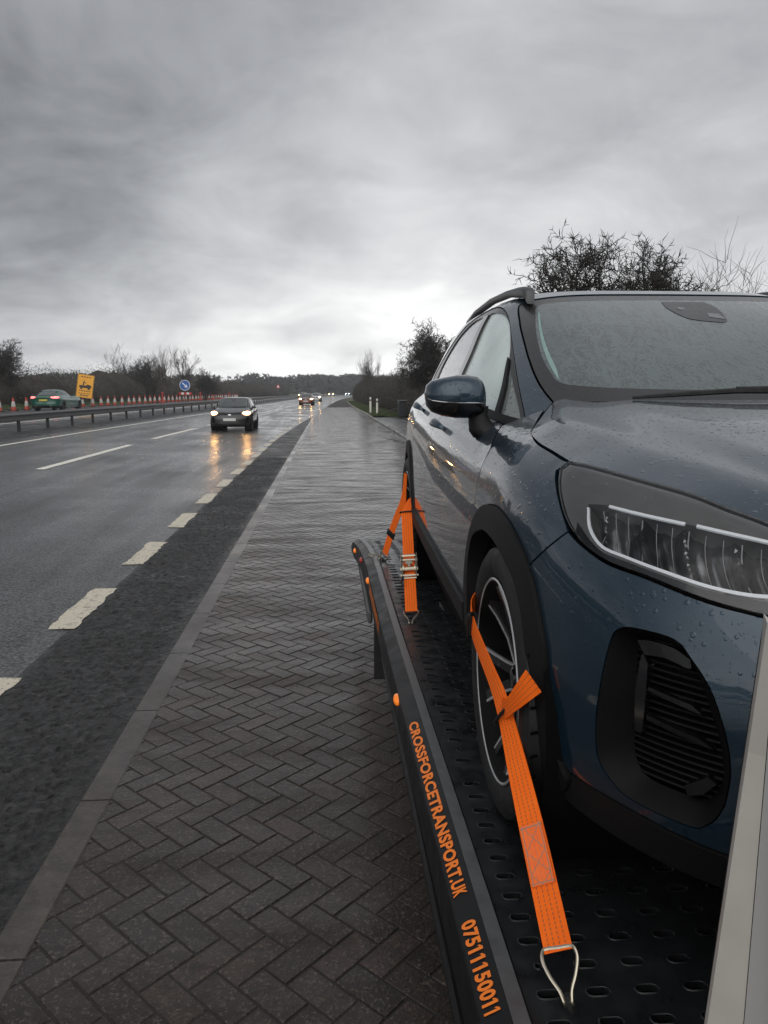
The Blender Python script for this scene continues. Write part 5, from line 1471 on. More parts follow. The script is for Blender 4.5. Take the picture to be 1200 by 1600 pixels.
# deck plate with pressed slots
mb = MB(); PX, PY = .0857, .0635
ncol, nrow = 24, 80
x0, y0 = .362 - PX / 2, .70
for i in range(ncol):
    for j in range(nrow):
        cx, cy = x0 + (i + .5) * PX, y0 + (j + .5) * PY
        if cy > 5.72: continue
        zc_ = DZ + drop(cy)
        small = (i % 6 == 0 and j % 13 == 7)
        solid = (j % 20 in (18,)) or (i in (11, 12) and j % 2)
        a, b_ = (.0195, .0085) if not small else (.006, .006)
        hx_, hy_ = PX / 2, PY / 2
        co_ = [(cx - hx_, cy - hy_), (cx, cy - hy_), (cx + hx_, cy - hy_), (cx + hx_, cy - hy_ / 3), (cx + hx_, cy), (cx + hx_, cy + hy_ / 3), (cx + hx_, cy + hy_), (cx, cy + hy_), (cx - hx_, cy + hy_), (cx - hx_, cy + hy_ / 3), (cx - hx_, cy), (cx - hx_, cy - hy_ / 3)]
        def Z(y): return DZ + drop(y)
        if solid:
            v = [(x, y, Z(y)) for x, y in co_]; mb.add(v, [tuple(range(12))]); continue
        def ringp(g, dz_):
            aa, bb = a + g, b_ + g; k = bb
            q = .5 * k; r7 = .87 * bb
            pts = [(cx - aa + k, cy - bb), (cx, cy - bb), (cx + aa - k, cy - bb), (cx + aa - .3 * k, cy - .7 * bb), (cx + aa, cy), (cx + aa - .3 * k, cy + .7 * bb), (cx + aa - k, cy + bb), (cx, cy + bb), (cx - aa + k, cy + bb), (cx - aa + .3 * k, cy + .7 * bb), (cx - aa, cy), (cx - aa + .3 * k, cy - .7 * bb)]
            return [(x, y, Z(y) + dz_) for x, y in pts]
        v = [(x, y, Z(y)) for x, y in co_] + ringp(.0035, 0) + ringp(.0012, .0016) + ringp(0, .0008) + ringp(0, -.012)
        f = [(12 * q + k, 12 * q + (k + 1) % 12, 12 * q + 12 + (k + 1) % 12, 12 * q + 12 + k) for q in range(4) for k in range(12)]
        mb.add(v, f)
tb(mb, 'deck', MT['deck'], smooth=True, sharp=30)
dk = MB()
ys = [.62 + .2 * k for k in range(26)] + [5.80]
rings = []
for y in ys: rings.append([(x0, y, DZ + drop(y)), (x0 - .012, y, DZ + drop(y) + .0), (x0 - .014, y, DZ + drop(y) - .004), (rail_x(y) + .036, y, DZ + drop(y) - .004), (rail_x(y) + .034, y, DZ + drop(y) + .006)])
dk.loft(rings, closed=False, caps=False)
xr = x0 + ncol * PX
dk.loft([[(xr, y, DZ + drop(y)), (xr + .05, y, DZ + drop(y))] for y in ys], closed=False, caps=False)
tb(dk, 'deck_margin', MT['deck'])
tb(MB().box((1.36, 2.6, DZ - .12), (1.98, 3.6, .10)).box((1.36, 3.0, DZ - .32), (.9, 4.8, .25)), 'subframe', MT['dark'], smooth=False)
# side rails (both sides): top face, outer face with lettering, lower lip; ends rounded down
def side_rail(mirror_):
    prof = lambda X, y: [(X + .036, -.004), (X + .035, .008), (X + .031, .0125), (X + .002, .0125), (X - .002, .010), (X - .042, -.0085), (X - .0445, -.012), (X - .0445, -.128), (X - .040, -.134), (X - .020, -.134), (X - .016, -.140), (X - .016, -.172), (X + .05, -.174), (X + .05, -.02)]
    rings = []
    yy = [.50 + .15 * k for k in range(35)] + [5.70, 5.78, 5.83]
    for y in yy:
        X = rail_x(y); e = 0 if y < 5.7 else -.05 * ((y - 5.7) / .13) ** 2
        r_ = []
        for x, dz in prof(X, y):
            z = DZ + drop(y) + dz * (1 if y < 5.6 else 1 - .35 * (y - 5.6) / .23) + (e if dz > -.1 else 0)
            r_.append(((2 * 1.36 - x + .02) if mirror_ else x, y, z))
        rings.append(r_)
    m_ = MB().loft(rings, closed=True)
    if mirror_: m_.f = [q[::-1] for q in m_.f]
    return m_
rail = tb(side_rail(False), 'side_rail', MT['truckpaint'], sharp=25)
tb(side_rail(True), 'side_rail', MT['truckpaint'], sharp=25)
top = MB()
ys = [.50 + .15 * k for k in range(35)] + [5.70, 5.78, 5.82]
top.loft([[(rail_x(y) + .0305, y, DZ + drop(y) + .0140 + (0 if y < 5.7 else -.05 * ((y - 5.7) / .13) ** 2)), (rail_x(y) + .0025, y, DZ + drop(y) + .0140 + (0 if y < 5.7 else -.05 * ((y - 5.7) / .13) ** 2))] for y in ys], closed=False, caps=False)
tb(top, 'capping_strip', MT['railtop'], rail)
# lower skirt, side guard, mudflap, wheels
tb(MB().box((.285, 2.15, .45), (.022, 3.1, .17), bev=.008).box((.275, 2.15, .375), (.035, 3.1, .035), bev=.010), 'side_skirt', MT['truckpaint'], smooth=False)
tb(MB().box((.235, 5.05, .40), (.028, 1.5, .075), bev=.01).box((.27, 4.5, .48), (.03, .05, .2)).box((.27, 5.6, .46), (.03, .05, .2)), 'side_guard', MT['galv'], smooth=False)
tb(MB().box((.425, 4.02, .345), (.37, .012, .43), bev=.004), 'mudflap', MT['rubber'], smooth=False)
for X in (.60, 2.12):
    Mx = Matrix.Translation((X, 3.45, .36)) @ Matrix.Rotation(R(90), 4, 'Y')
    w_ = MB().lathe([(.2, -.1), (.33, -.1), (.36, -.07), (.36, .07), (.33, .1), (.2, .1)], 40, Mx)
    wo = tb(w_, 'wheel', MT['tyre']); r_ = MB().lathe([(.2, .09), (.19, .02), (.0, .02)], 30, Mx).lathe([(.2, -.09), (.19, -.02), (.0, -.02)], 30, Mx); tb(r_, 'rim', MT['steeldark'], wo)
# rear bar with lights at the tail
tb(MB().box((1.36, 5.70, .42), (2.0, .05, .12), bev=.012), 'tail_bar', MT['truckpaint'], smooth=False)
for X in (.42, 2.3): tb(MB().box((X, 5.732, .42), (.2, .02, .08), bev=.008), 'tail_light', MT['red'], smooth=False)
# side marker lamps
for y, z, k in ((2.44, -.030, 'amber'), (4.15, -.045, 'amber'), (4.85, -.05, 'red'), (5.50, -.06, 'amber')):
    Mx = Matrix.Translation((rail_x(y) - .044, y, DZ + z + drop(y))) @ Matrix.Rotation(R(-90), 4, 'Y') @ Matrix.Diagonal((.8, 1.5, 1, 1))
    tb(MB().lathe([(.022, -.004), (.022, .006), (.018, .012), (.008, .016), (0, .0165)], 24, Mx), 'marker_lamp', MT[k])
# lettering on the outer face of the rail
def lettering(txt, ymap, face, par, bold=.040):
    cu = bpy.data.curves.new('lettering', 'FONT'); cu.body = txt; cu.size = 1; cu.extrude = 0; cu.offset = bold; cu.resolution_u = 3; cu.space_character = 1.06
    o_ = bpy.data.objects.new('lettering_source', cu); COL.objects.link(o_)
    bpy.context.view_layer.update()
    me = bpy.data.meshes.new_from_object(o_.evaluated_get(bpy.context.evaluated_depsgraph_get()))
    COL.objects.unlink(o_); bpy.data.objects.remove(o_)
    P = np.array([v.co[:] for v in me.vertices]); F = [tuple(p.vertices) for p in me.polygons]; bpy.data.meshes.remove(me)
    lo, hi = P[:, 0].min(), P[:, 0].max(); zlo, zhi = P[:, 1].min(), P[:, 1].max()
    V = []
    for p in P:
        y = ymap((p[0] - lo) / (hi - lo)); V.append(face(y, (p[1] - zlo) / (zhi - zlo)))
    # give every figure one its flag
    par_ = list(range(len(P)))
    def find(i):
        while par_[i] != i: par_[i] = par_[par_[i]]; i = par_[i]
        return i
    for q in F:
        for i in q[1:]: par_[find(i)] = find(q[0])
    isl = {}
    for i in range(len(P)): isl.setdefault(find(i), []).append(i)
    order = sorted(isl.values(), key=lambda k: P[k, 0].mean())
    if len(order) == len(txt):
        for ch, k in zip(txt, order):
            if ch == '1':
                xa = P[k, 0].min(); hh_ = zhi - zlo
                q = [(xa + .03, zhi), (xa + .02, zhi - .20 * hh_), (xa - .15 * hh_, zhi - .32 * hh_), (xa - .15 * hh_, zhi - .17 * hh_)]
                n0 = len(V); V += [face(ymap((x - lo) / (hi - lo)), (z - zlo) / (zhi - zlo)) for x, z in q]; F.append((n0, n0 + 3, n0 + 2, n0 + 1))
    mb = MB().add(V, F)
    return tb(mb, 'lettering', MT['decal'], par, smooth=False)
def slope(y, t_):     # the canted upper face of the rail
    k = .13 + .70 * t_
    return (rail_x(y) - .042 + .040 * k - .0008, y, DZ + drop(y) - .0085 + .0185 * k + .0012)
def upright(y, t_): return (rail_x(y) - .0462, y, DZ + drop(y) - .085 + .06 * t_)
def run(a, b_, g): return lambda t_: a + (b_ - a) * (1 - (1 - t_) ** g)
lettering('CROSSFORCETRANSPORT.UK', run(2.19, 1.375, 1.28), slope, rail)
lettering('07511150011', run(1.30, 1.08, 1.10), slope, rail)
lettering('CROSSFORCETRANSPORT.UK', run(4.05, 3.30, 1.0), upright, rail)
# rivets and weld seam on the deck margin
rv = MB()
for k in range(34):
    y = .9 + .14 * k; c_ = (rail_x(y) + .056, y, DZ + drop(y) - .003)
    rv.lathe([(0, .003), (.004, .0022), (.0055, 0)], 8, Matrix.Translation(c_))
tb(rv, 'rivets', MT['steeldark'])
# white cab behind the photographer's shoulder: rear corner trim and side
lk = MB().box((.533, .12, 1.10), (.30, .964, .86), bev=.004)  # white cab side, shaped low so light from behind reaches the straps
lk = tb(lk, 'low_white_panel', MT['white'], smooth=False)
hd_ = MB().box((.3815, .30, 1.06), (.006, .14, .035), bev=.002); tb(hd_, 'panel_handle', MT['steeldark'], lk, False)
cab = MB().box((1.36, -1.75, 1.42), (1.96, 1.75, 1.62), bev=.10)
cab = tb(cab, 'cab', MT['white'], smooth=False)
tb(MB().box((.379, -1.75, 1.78), (.012, 1.0, .55), bev=.004).box((1.36, -.872, 1.78), (1.4, .012, .5), bev=.004), 'cab_window', MT['gloss'], cab, False)
tb(MB().loft([[(.354 + .0674 * (z - .72), .645, z), (2.34, .645, z), (2.34, .662, z), (.356 + .0674 * (z - .72), .662, z)] for z in (.70, 1.0, 1.3, 1.5)]), 'reflection_blocker', MT['trim'], smooth=False)  # unseen dark board, added to keep pale reflections off the headlight
ed = MB()
ed.loft([[(.3365 + .0674 * (z - .72), .630, z), (.328 + .0674 * (z - .72), .612, z), (.3835, .600, z), (.395, .640, z)] for z in (.72, 1.1, 1.4, 1.52)])
tb(ed, 'corner_trim', MT['beige'], smooth=True, sharp=30)
tb(MB().box((1.33, -1.0, .46), (1.86, 3.1, .40), bev=.02), 'ground_reflection_blocker', MT['trim'], smooth=False)  # unseen dark block, added to hide bright ground from the headlight's reflection
for X in (.62, 2.05):
    Mx = Matrix.Translation((X, -1.9, .36)) @ Matrix.Rotation(R(90), 4, 'Y')
    w_ = MB().lathe([(.2, -.1), (.33, -.1), (.36, -.07), (.36, .07), (.33, .1), (.2, .1)], 40, Mx)
    wo = tb(w_, 'wheel', MT['tyre']); r_ = MB().lathe([(.2, .09), (.19, .02), (.0, .02)], 30, Mx).lathe([(.2, -.09), (.19, -.02), (.0, -.02)], 30, Mx); tb(r_, 'rim', MT['steeldark'], wo)

# ------------------------------------------------------------------ tie-down straps
def webbing(name, pts, nrm, width, parent, thick=.003, sub=10, twist=None):
    P = np.array(spline(pts, sub)); Nn = np.array(spline(nrm, sub)); W_ = np.full(len(P), width) if not hasattr(width, '__len__') else np.interp(np.linspace(0, 1, len(P)), np.linspace(0, 1, len(width)), width)
    V = []; U = []; F = []; s_ = 0
    for i in range(len(P)):
        t_ = P[min(i + 1, len(P) - 1)] - P[max(i - 1, 0)]; t_ /= np.linalg.norm(t_); n_ = Nn[i] - t_ * np.dot(Nn[i], t_); n_ /= np.linalg.norm(n_); w_ = np.cross(t_, n_)
        if i: s_ += np.linalg.norm(P[i] - P[i - 1])
        for k in range(7):
            u = k / 6; q = P[i] + w_ * (u - .5) * W_[i] + n_ * (thick / 2 - abs(u - .5) ** 4 * .012); V.append(q); U.append((u, s_))
        for k in range(7):
            u = 1 - k / 6; q = P[i] + w_ * (u - .5) * W_[i] - n_ * thick / 2; V.append(q); U.append((u, s_))
    n = 14
    for i in range(len(P) - 1):
        for k in range(n): F.append((i * n + k, i * n + (k + 1) % n, (i + 1) * n + (k + 1) % n, (i + 1) * n + k))
    F.append(tuple(range(n))[::-1]); F.append(tuple((len(P) - 1) * n + k for k in range(n)))
    o0 = np.array(parent.location)
    return obj(name, [tuple(q - o0) for q in V], F, MT['web'], parent, True, 50, uv=U)
def frame_at(p, d_, n_):
    d_ = Vector(d_).normalized(); n_ = Vector(n_); n_ = (n_ - d_ * n_.dot(d_)).normalized(); w_ = d_.cross(n_)
    M_ = Matrix((w_, d_, n_)).transposed().to_4x4(); M_.translation = Vector(p); return M_
def wire_hook(parent, p, d_, n_, s=1.0, reach=.095):
    """double-bar claw hook; p is the webbing end, d_ runs on towards the deck"""
    M_ = frame_at(p, d_, n_); mb = MB(); o0 = Vector(parent.location)
    def T_(q): return tuple((M_ @ Vector(q)) - o0)
    for sx in (-1, 1):
        raw = [(0, -.006, -.002), (.022 * sx, -.006, -.002), (.029 * sx, .0, .0), (.030 * sx, .014, .002), (.022 * sx, .036, .004), (.011 * sx, .056, .004), (.0065 * sx, .074, .002), (.0065 * sx, reach - .004, -.006), (.0065 * sx, reach + .008, -.020), (.0065 * sx, reach + .004, -.034)]
        mb.tube([T_((x * s, y * s, z * s)) for x, y, z in spline(raw, 4)], .0036 * s, 8)
    h = mb.build('hook', MT['steel'], parent)
    tipb = MB().tube([T_((x * s, y * s, z * s)) for x, y, z in spline([(0, reach - .020, -.001), (0, reach, -.010), (0, reach + .010, -.024)], 4)], .0095 * s, 8)
    tipb.build('hook_tip', MT['rubber'], h)
    return h
def ring_bar(parent, p, d_, n_, w_=.064, name='slide_ring'):
    M_ = frame_at(p, d_, n_); o0 = Vector(parent.location); mb = MB()
    pts = [(-w_ / 2, -.004, .006), (-w_ / 2 - .004, .0, .0), (-w_ / 2, .004, -.006), (0, .005, -.007), (w_ / 2, .004, -.006), (w_ / 2 + .004, 0, 0), (w_ / 2, -.004, .006), (0, -.005, .009), (-w_ / 2, -.004, .006)]
    mb.tube([tuple((M_ @ Vector(q)) - o0) for q in spline(pts, 4)], .0042, 8); return mb.build(name, MT['steeldark'], parent)
# strap over the front wheel
A = empty('tie_down_strap', (.388, 1.072, DZ), 0, 'orange ratchet webbing across the front wheel, hooked to the deck nearest the camera', 'strap', 'orange wheel straps')
pa = [(.3815, 1.128, .778), (.380, 1.20, .828), (.378, 1.285, .888), (.372, 1.40, .975), (.366, 1.505, 1.052), (.362, 1.60, 1.085), (.359, 1.70, 1.108), (.360, 1.80, 1.124), (.366, 1.88, 1.138), (.385, 1.955, 1.15), (.43, 2.03, 1.165)]
na = [(-.45, -.55, .7), (-.5, -.5, .7), (-.55, -.5, .65), (-.75, -.3, .5), (-.9, -.1, .3), (-1, -.05, .12), (-1, 0, .08), (-1, .0, .05), (-1, .15, .02), (-.85, .5, 0), (-.5, .85, 0)]
webbing('webbing', pa, na, .050, A)
webbing('wheel_loop', [(.366, 1.512, 1.050), (.362, 1.475, 1.062), (.366, 1.43, 1.095), (.377, 1.395, 1.132), (.392, 1.372, 1.165)],
        [(-.95, -.25, .1), (-.9, -.4, .1), (-.85, -.5, .15), (-.75, -.6, .2), (-.7, -.68, .2)], [.046, .034, .034, .043, .052], A)
V = [(.3795, 1.2, .0)]
st = MB()
P_ = np.array(spline(pa[1:4], 10)); N_ = np.array(spline(na[1:4], 10)); o0 = np.array(A.location)
rings = []
for i in range(2, 13):
    t_ = P_[i + 1] - P_[i - 1]; t_ /= np.linalg.norm(t_); n_ = N_[i] - t_ * np.dot(N_[i], t_); n_ /= np.linalg.norm(n_); w_ = np.cross(t_, n_)
    rings.append([tuple(P_[i] + w_ * u * .046 + n_ * h - o0) for u, h in ((-.5, .0015), (-.47, .0042), (.47, .0042), (.5, .0015))])
lm = MB().loft(rings, closed=False, caps=False)
uvp = [((0, .03, .97, 1)[k], i / (len(rings) - 1)) for i in range(len(rings)) for k in range(4)]
obj('sewn_overlap', lm.v, lm.f, MT['stitchweb'], A, True, 60, uv=uvp)
wire_hook(A, (.3815, 1.128, .778), (.004, -.052, -.056), (-.45, -.55, .7), 1.0, .082)
ring_bar(A, (.363, 1.492, 1.045), (-.005, .12, .09), (-.95, -.15, .2), .062)
ring_bar(A, (.357, 1.842, 1.130), (0, .1, .02), (-1, 0, 0), .058, 'rubber_keeper')
sl = MB(); M_ = frame_at((.358, 1.845, 1.130), (.06, .1, .02), (-1, .1, 0)); b2 = MB().box((0, 0, 0), (.060, .022, .014), bev=.004)
sl.add([tuple((M_ @ Vector(p)) - A.location) for p in b2.v], b2.f); sl.build('rubber_sleeve', MT['rubber'], A)
# strap ahead of the rear wheel with its ratchet
B_ = empty('tie_down_strap', (.355, 3.203, DZ), 0, 'orange webbing with a brass coloured ratchet, upright in front of the rear wheel', 'strap', 'orange wheel straps')
d_ = np.array((.040, .62, .375)); p0 = np.array((.3645, 3.275, .742)); nb = (-.12, -.60, .80)
def bp(t_): return tuple(p0 + d_ * t_)
webbing('webbing', [bp(0), bp(.2), bp(.4), bp(.62), bp(.8), bp(.97)], [nb] * 6, .054, B_)
webbing('wheel_loop', [bp(.95), (.413, 3.885, 1.12), (.435, 3.90, 1.15), (.47, 3.93, 1.16)], [(-.3, -.9, .3), (-.3, -.9, .2), (-.2, -.95, .1), (0, -1, 0)], .045, B_)
wire_hook(B_, bp(0), (-.010, -.075, -.030), nb, 1.1, .085)
ring_bar(B_, bp(.955), d_, nb, .06)
rt = MB(); M_ = frame_at(bp(.37), d_, nb)
def RT(mb, name, material, par=B_):
    mb.v = [tuple((M_ @ Vector(p)) - B_.location) for p in mb.v]; return mb.build(name, material, par, True, 35)
fr_ = MB()
for s in (-1, 1): fr_.box((s * .033, 0, .012), (.004, .13, .032), bev=.0015).box((s * .038, .035, .020), (.003, .10, .026), bev=.001)
fr_.box((0, .066, .030), (.072, .014, .010), bev=.004).box((0, -.062, .006), (.07, .010, .008), bev=.003)
rto = RT(fr_, 'ratchet', MT['steel'])
sp_ = MB()
for y in (-.055, -.012, .05): sp_.tube([(-.042, y, .014), (.042, y, .014)], .0065 if y != -.012 else .011, 10)
RT(sp_, 'spindle', MT['steel'], rto)
gw = MB()
for s in (-1, 1): gw.lathe([(.010, -.003), (.0205, -.003), (.0205, .003), (.010, .003)], 14, Matrix.Translation((s * .028, -.012, .016)) @ Matrix.Rotation(R(90), 4, 'Y'), close=True)
gw.box((0, .022, .024), (.034, .020, .004)).box((0, .010, .026), (.012, .03, .004))
RT(gw, 'pawl', MT['steel'], rto)
RT(MB().tube([(-.03, -.066, .018), (-.04, -.10, .016), (-.032, -.118, .010)], .005, 7), 'spring_clip', MT['steeldark'], rto)
# strap behind the rear wheel
C_ = empty('tie_down_strap', (.322, 4.483, DZ), 0, 'orange webbing slanting down from behind the rear wheel to the deck tail', 'strap', 'orange wheel straps')
pc = [(.333, 4.46, .748), (.352, 4.42, .83), (.374, 4.38, .92), (.400, 4.33, 1.01), (.425, 4.29, 1.09), (.432, 4.27, 1.17), (.436, 4.25, 1.26)]
nc = [(-.75, -.6, .1)] * 5 + [(-.9, -.4, 0)] * 2
webbing('webbing', pc, nc, [.05, .05, .05, .05, .048, .04, .034], C_)
wire_hook(C_, (.333, 4.46, .748), (-.012, .03, -.05), (-.75, -.6, .1), 1.1, .06)
M_ = frame_at((.365, 4.40, .885), (.022, -.04, .09), (-.75, -.6, .1)); b2 = MB().box((0, 0, 0), (.066, .04, .016), bev=.004)
MB().add([tuple((M_ @ Vector(p)) - C_.location) for p in b2.v], b2.f).build('buckle', MT['steeldark'], C_)
cl_ = MB()
for k in range(3):
    a = R(20 + 70 * k); cl_.tube([(( -.018 - .022 * k) + .016 * math.cos(q), .02 + .03 * k + .022 * math.sin(q) * abs(math.cos(a)), .012 + .014 * math.sin(q) * abs(math.sin(a))) for q in [i * math.pi / 6 for i in range(13)]], .0042, 6)
cl_.build('chain', MT['steel'], C_)
# ================================================================== TRAFFIC
def relink(o, mats):
    for i, s in enumerate(o.material_slots):
        k = s.material.name if s.material else ''
        for key, m_ in mats.items():
            if k == key:
                s.link = 'OBJECT'; s.material = m_
PN = MT['paint'].name
def lamp_mesh():
    V, F = [], []
    inner = outline([(.95, .795), (.80, .815), (.60, .785), (.575, .735)], [(.575, .735), (.70, .705), (.85, .730)], [(.85, .730), (.95, .795)])
    v, f = panel_data(hatch.L, inner, step=.04, gap=0, thick=0, lift=.012)
    return v, f
def lamp_mat(name, c, s):
    m, t, b = mat(name); b.inputs['Base Color'].default_value = (.8, .8, .8, 1); b.inputs['Emission Color'].default_value = (*c, 1); b.inputs['Emission Strength'].default_value = s
    return m
MT['lamp_warm'] = lamp_mat('lit_halogen_lamp', (1, .52, .16), 60)
MT['lamp_far'] = lamp_mat('lit_far_lamp', (1, .54, .18), 60)
MT['lamp_blue'] = lamp_mat('lit_xenon_lamp', (.55, .75, 1), 60)
MT['lamp_tail'] = lamp_mat('lit_tail_lamp', (1, .03, .02), 1.5)
km = kids_map()
lv, lf_ = lamp_mesh()
MT['lamp_glow'] = lamp_mat('orange_lamp_halo', (1, .30, .04), 1.6)  # halo around the headlamps, imitated by a larger glowing panel
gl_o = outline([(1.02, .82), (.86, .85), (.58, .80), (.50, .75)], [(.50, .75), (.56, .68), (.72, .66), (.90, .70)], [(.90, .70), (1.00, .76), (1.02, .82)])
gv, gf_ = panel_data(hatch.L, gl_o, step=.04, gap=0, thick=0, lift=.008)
lampme = None
def oncoming(loc, yaw, paintm, label, lamp, scale=1.0, skip=()):
    global lampme
    r_ = copy_tree(blue, km, None, skip=('roof_rail', 'wheel_arch_trim', 'plate_characters') + tuple(skip))
    r_.location = loc; r_.rotation_euler = (0, 0, yaw); r_.scale = (scale, scale, scale)
    tag(r_, label, 'car', 'cars driving on the wet carriageways')
    mp = {PN: paintm, MT['glass_ws'].name: MT['car_glass'], MT['glass_fd'].name: MT['car_glass'], MT['glass_rd'].name: MT['car_glass'], MT['glass_q'].name: MT['car_glass']}
    st = [c for c in bpy.data.objects if c.parent == r_]
    while st:
        c = st.pop(); relink(c, mp); st += [d_ for d_ in KIDS.get(c.name, [])] if False else []
    for c in bpy.data.objects:
        if c.parent and (c.parent.parent == r_): relink(c, mp)
    for sx in (1, -1):
        if lampme is None or True:
            v = [(x * sx, y, z) for x, y, z in lv]; f = lf_ if sx > 0 else [q[::-1] for q in lf_]
        hb_ = obj('headlamp_bulb', v, f, lamp, r_, True)
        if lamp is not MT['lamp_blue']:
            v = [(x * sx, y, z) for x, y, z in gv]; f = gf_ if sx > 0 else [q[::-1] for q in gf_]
            obj('lamp_halo', v, f, MT['lamp_glow'], r_, True)
    return r_
KIDS = {}
MT['car_glass'] = plain('dark_car_glass', (.035, .045, .045), .06, coat=.5, noise=.3, nscale=3)
pd = paint('dark_grey_car_paint', (.016, .016, .019), .4, .35, wet=False)
po = paint('copper_car_paint', (.22, .055, .02), .4, .35, wet=False)
pw = paint('white_car_paint', (.55, .56, .57), .0, .35, wet=False)
ps = paint('silver_car_paint', (.28, .29, .30), .6, .35, wet=False)
oncoming((-4.12, 33.1, gz(-4.1) + .002), R(0), pd, 'dark hatchback with lit headlamps, nearest of the oncoming cars', MT['lamp_warm'], 1.0)
oncoming((-2.62, 93.5, gz(-4.6) + .002), R(-2), po, 'copper coloured car with lit headlamps, following far behind the dark hatchback', MT['lamp_far'])
oncoming((-2.0, 128, gz(-5)), R(-3), pw, 'white car just behind the copper coloured car', MT['lamp_far'])
oncoming((-5.9, 176, gz(-9)), R(-4), ps, 'silver car far off beside the barrier, left of the white car', MT['lamp_far'])
oncoming((1.2, 262, gz(-5)), R(-6), ps, 'tiny far car near the bend of the road, right of the white car', MT['lamp_far'])
oncoming((8.6, 335, .05), R(-9), pd, 'far vehicle with one bluish white light by the hedge end', MT['lamp_blue'], 1.0)

# green coupe on the opposite carriageway, seen from behind
coupe = Shape(
    aL=([.12, .22, .38, .55, .70, .80, .87, .92, .95], [.86, .89, .925, .94, .935, .915, .875, .80, .72]),
    yF=([.12, .3, .5, .6, .7, .8, .95], [-.75, -.85, -.86, -.84, -.78, -.65, -.3]),
    yB=([.12, .25, .45, .6, .75, .88, 1.0, 1.1], [3.72, 3.84, 3.89, 3.87, 3.88, 3.92, 3.86, 3.7]),
    aG=([.84, .95, 1.05, 1.15, 1.25, 1.32, 1.37, 1.40], [.83, .77, .73, .685, .63, .565, .44, .0]),
    yW=([.84, .95, 1.05, 1.15, 1.25, 1.32, 1.37, 1.40], [.35, .65, .9, 1.15, 1.38, 1.6, 1.85, 2.15]),
    yRw=([.84, .98, 1.05, 1.15, 1.25, 1.32, 1.37, 1.40], [3.78, 3.62, 3.42, 3.15, 2.88, 2.66, 2.42, 2.15]),
    rise=([-1, 0, 1, 2, 3, 4], [0, 0, .02, .05, .085, .1]), taper=([0, .15, 1.2, 2.4, 3.0, 4], [1, 1, .985, .995, 1.0, .97]), YR=3.25, YG=2.15)
coupe.ztop = 1.40
gp_ = paint('metallic_green_paint', (.0, .085, .057), .2, .4, wet=False)
gc = empty('coupe_car', (-18.1, 54.4, gz(-19) + .002), R(180 - 2), 'metallic green coupe with red tail lights lit, driving away among the cones', 'car', 'cars driving on the wet carriageways')
L, G = coupe.L, coupe.G
wE = coupe.wS + 1.4
c1, c2 = 1.25, 1.25 + 2.85
def archpts(c0, r_=.36, zc=.33, n=14):
    return [(c0 - r_ * math.cos(math.pi * k / n * 1.0), zc + r_ * math.sin(math.pi * k / n)) for k in range(n + 1)]
bo = outline([(0, .22), (c1 - .36, .22)], [(c1 - .36, .22)] + archpts(c1), [(c1 + .36, .33), (c1 + .36, .22)], [(c1 + .36, .22), (c2 - .36, .22)], [(c2 - .36, .22)] + archpts(c2), [(c2 + .36, .33), (c2 + .36, .30)], [(c2 + .36, .30), (wE, .36)], [(wE, .36), (wE, .99)], [(wE, .99), (4.5, 1.0), (3.4, .985), (2.4, .955), (1.5, .93), (.8, .92), (0, .915)], [(0, .915), (0, .22)])
panel('body_side', L, bo, gp_, gc, step=.07, gap=0)
panel('diffuser', L, outline([(c2 + .36, .2), (wE, .2)], [(wE, .2), (wE, .37)], [(wE, .37), (c2 + .36, .31)], [(c2 + .36, .31), (c2 + .36, .2)]), MT['trim'], gc, step=.07, lift=.004, gap=0)
tlo = outline([(wE - .95, .80), (wE - 1.12, .86), (wE - 1.10, .94)], [(wE - 1.10, .94), (wE - .8, .945), (wE - .58, .92)], [(wE - .58, .92), (wE - .56, .86)], [(wE - .56, .86), (wE - .7, .82), (wE - .95, .80)])
panel('tail_light', L, tlo, MT['lamp_tail'], gc, step=.04, lift=.008)
yy = np.linspace(-.86, 3.86, 40); ring_ = []
ww = np.linspace(0, wE, 60); zt = np.interp(ww, [0, .8, 1.5, 2.4, 3.4, 4.5, wE], [.912, .917, .927, .952, .982, .997, .987]); Pt = L(ww, zt)
cap = [(p[0], p[1]) for p in Pt] + [(-p[0], p[1]) for p in Pt[::-1]][1:-1]
zof = lambda x, y: np.stack([x, y, np.interp(y, [-.9, -.3, .5, 2.0, 3.3, 3.75, 3.95], [.86, .93, .97, 1.0, 1.01, 1.02, 1.0]) - .05 * (np.abs(x) / .9) ** 3], -1)
V, F = panel_data(zof, cap, step=.12, gap=0, thick=.01); obj('boot_and_bonnet', V, F, gp_, gc, True, 50)
gs = outline([(0, .86), (0, 1.372)], [(0, 1.372), (3.2, 1.372)], [(3.2, 1.372), (3.2, .90)], [(3.2, .90), (0, .86)])
sw = outline([(.78, .975), (.86, 1.10), (1.0, 1.22), (1.2, 1.30), (1.5, 1.325), (1.9, 1.30), (2.2, 1.22), (2.42, 1.09)], [(2.42, 1.09), (2.30, 1.02), (1.6, .99), (.78, .975)])
rw = outline([(3.2, 1.335), (2.9, 1.325), (2.72, 1.27), (2.66, 1.15), (2.70, 1.06)], [(2.70, 1.06), (2.9, 1.045), (3.2, 1.04)], [(3.2, 1.04), (3.2, 1.335)])
fw = outline([(0, .94), (.40, .95)], [(.40, .95), (.52, 1.1), (.60, 1.25), (.55, 1.33), (.3, 1.34), (0, 1.342)], [(0, 1.342), (0, .94)])
panel('cabin', G, gs, gp_, gc, holes=[sw], step=.07, gap=0)
panel('side_window', G, sw, MT['car_glass'], gc, step=.07, lift=-.004, gap=0)
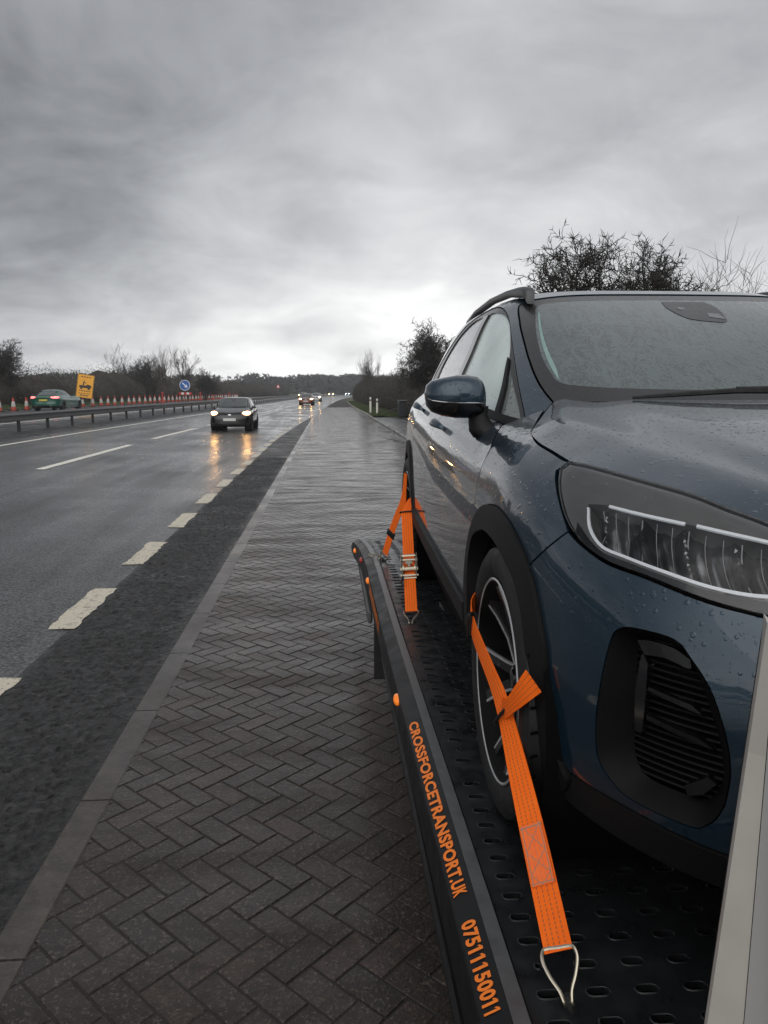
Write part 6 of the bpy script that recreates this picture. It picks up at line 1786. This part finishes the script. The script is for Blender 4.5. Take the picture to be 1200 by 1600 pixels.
for nm, o_ in (('rear_window', rw), ('front_window', fw)):
    V, F = panel_data(G, o_, step=.07, gap=0, thick=.008, lift=.004); V2, F2 = mirrored(V, F); n = len(V)
    obj(nm, V + V2, F + [tuple(i + n for i in q) for q in F2], MT['car_glass'], gc, True, 50)
u = np.linspace(0, 4, 60) * 1.6; C = G(np.where(u > 3.2, 6.4 - u, u), np.full(60, 1.372)); C[u > 3.2, 0] *= -1
V, F = panel_data(lambda x, y: coupe.roof(x, y), [(p[0], p[1]) for p in C[:-1]], step=.12, gap=0, thick=.01); obj('roof', V, F, gp_, gc, True, 50)
ant = MB().loft([[(.012 * s, 2.62 + .05 * k, 1.33 + .075 * k * (1 - .25 * k) + (.0)) for s in (-1, 1)] for k in range(3)], closed=False); ant.build('roof_fin', gp_, gc)
MB().box((0, 3.90, .70), (.52, .015, .11)).build('number_plate', plain('plate_yellow', (.55, .42, .06), .45), gc, False)
MB().box((0, 3.86, .98), (1.35, .10, .018), bev=.006).build('boot_lip', MT['gloss'], gc, False)
ex = MB()
for x in (-.55, -.42, .42, .55): ex.lathe([(.03, 0), (.045, 0), (.048, .10), (.03, .10)], 14, Matrix.Translation((x, 3.80, .30)) @ Matrix.Rotation(R(-90), 4, 'X'), close=True)
ex.build('exhaust', MT['chrome'], gc)
inn = MB().box((0, 1.5, .55), (1.62, 4.4, .6)).box((0, 2.1, 1.05), (1.1, 1.6, .4)); inn.build('inner_shell', MT['dark'], gc, False)
for y0 in (0, 2.85):
    for sx in (-1, 1):
        Mw = Matrix.Translation((sx * .80, y0, .34)) @ Matrix.Rotation(R(90) * sx, 4, 'Y')
        w_ = MB().lathe([(.24, -.11), (.32, -.12), (.34, -.09), (.34, .09), (.32, .12), (.24, .11)], 40, Mw).build('wheel', MT['tyre'], gc)
        rm = MB().lathe([(.235, .10), (.22, .03), (0, .03)], 30, Mw)
        for k in range(10):
            b2 = MB().box((.14, 0, .06), (.19, .022, .02)); Mk = Mw @ Matrix.Rotation(2 * math.pi * k / 10, 4, 'Z'); rm.add([tuple(Mk @ Vector(p)) for p in b2.v], b2.f)
        rm.build('rim', MT['rim'], w_, True, 30)
for sx in (-1, 1):
    rings = [[(sx * x, 1.02 + hd * math.cos(a) * .8, .985 + hz_ * math.sin(a)) for a in [q * math.pi / 6 for q in range(12)]] for x, hd, hz_ in ((.80, .02, .015), (.88, .05, .03), (.95, .07, .055), (1.02, .06, .05), (1.045, .02, .02))]
    MB().loft(rings).build('mirror', gp_, gc, True, 60)

# ------------------------------------------------------------------ damp air
mh = bpy.data.materials.new('damp_air'); mh.use_nodes = True
T = NT(mh.node_tree); T.n.clear()
o_ = T.new('ShaderNodeOutputMaterial'); vol = T.new('ShaderNodeVolumePrincipled')
vol.inputs['Color'].default_value = (.93, .95, .98, 1); vol.inputs['Density'].default_value = .0007; vol.inputs['Anisotropy'].default_value = .2
T.l.new(vol.outputs[0], o_.inputs['Volume'])
hz = MB().box((0, 350, 7.0), (1300, 860, 17)).build('haze', mh, None, False, kind='stuff')
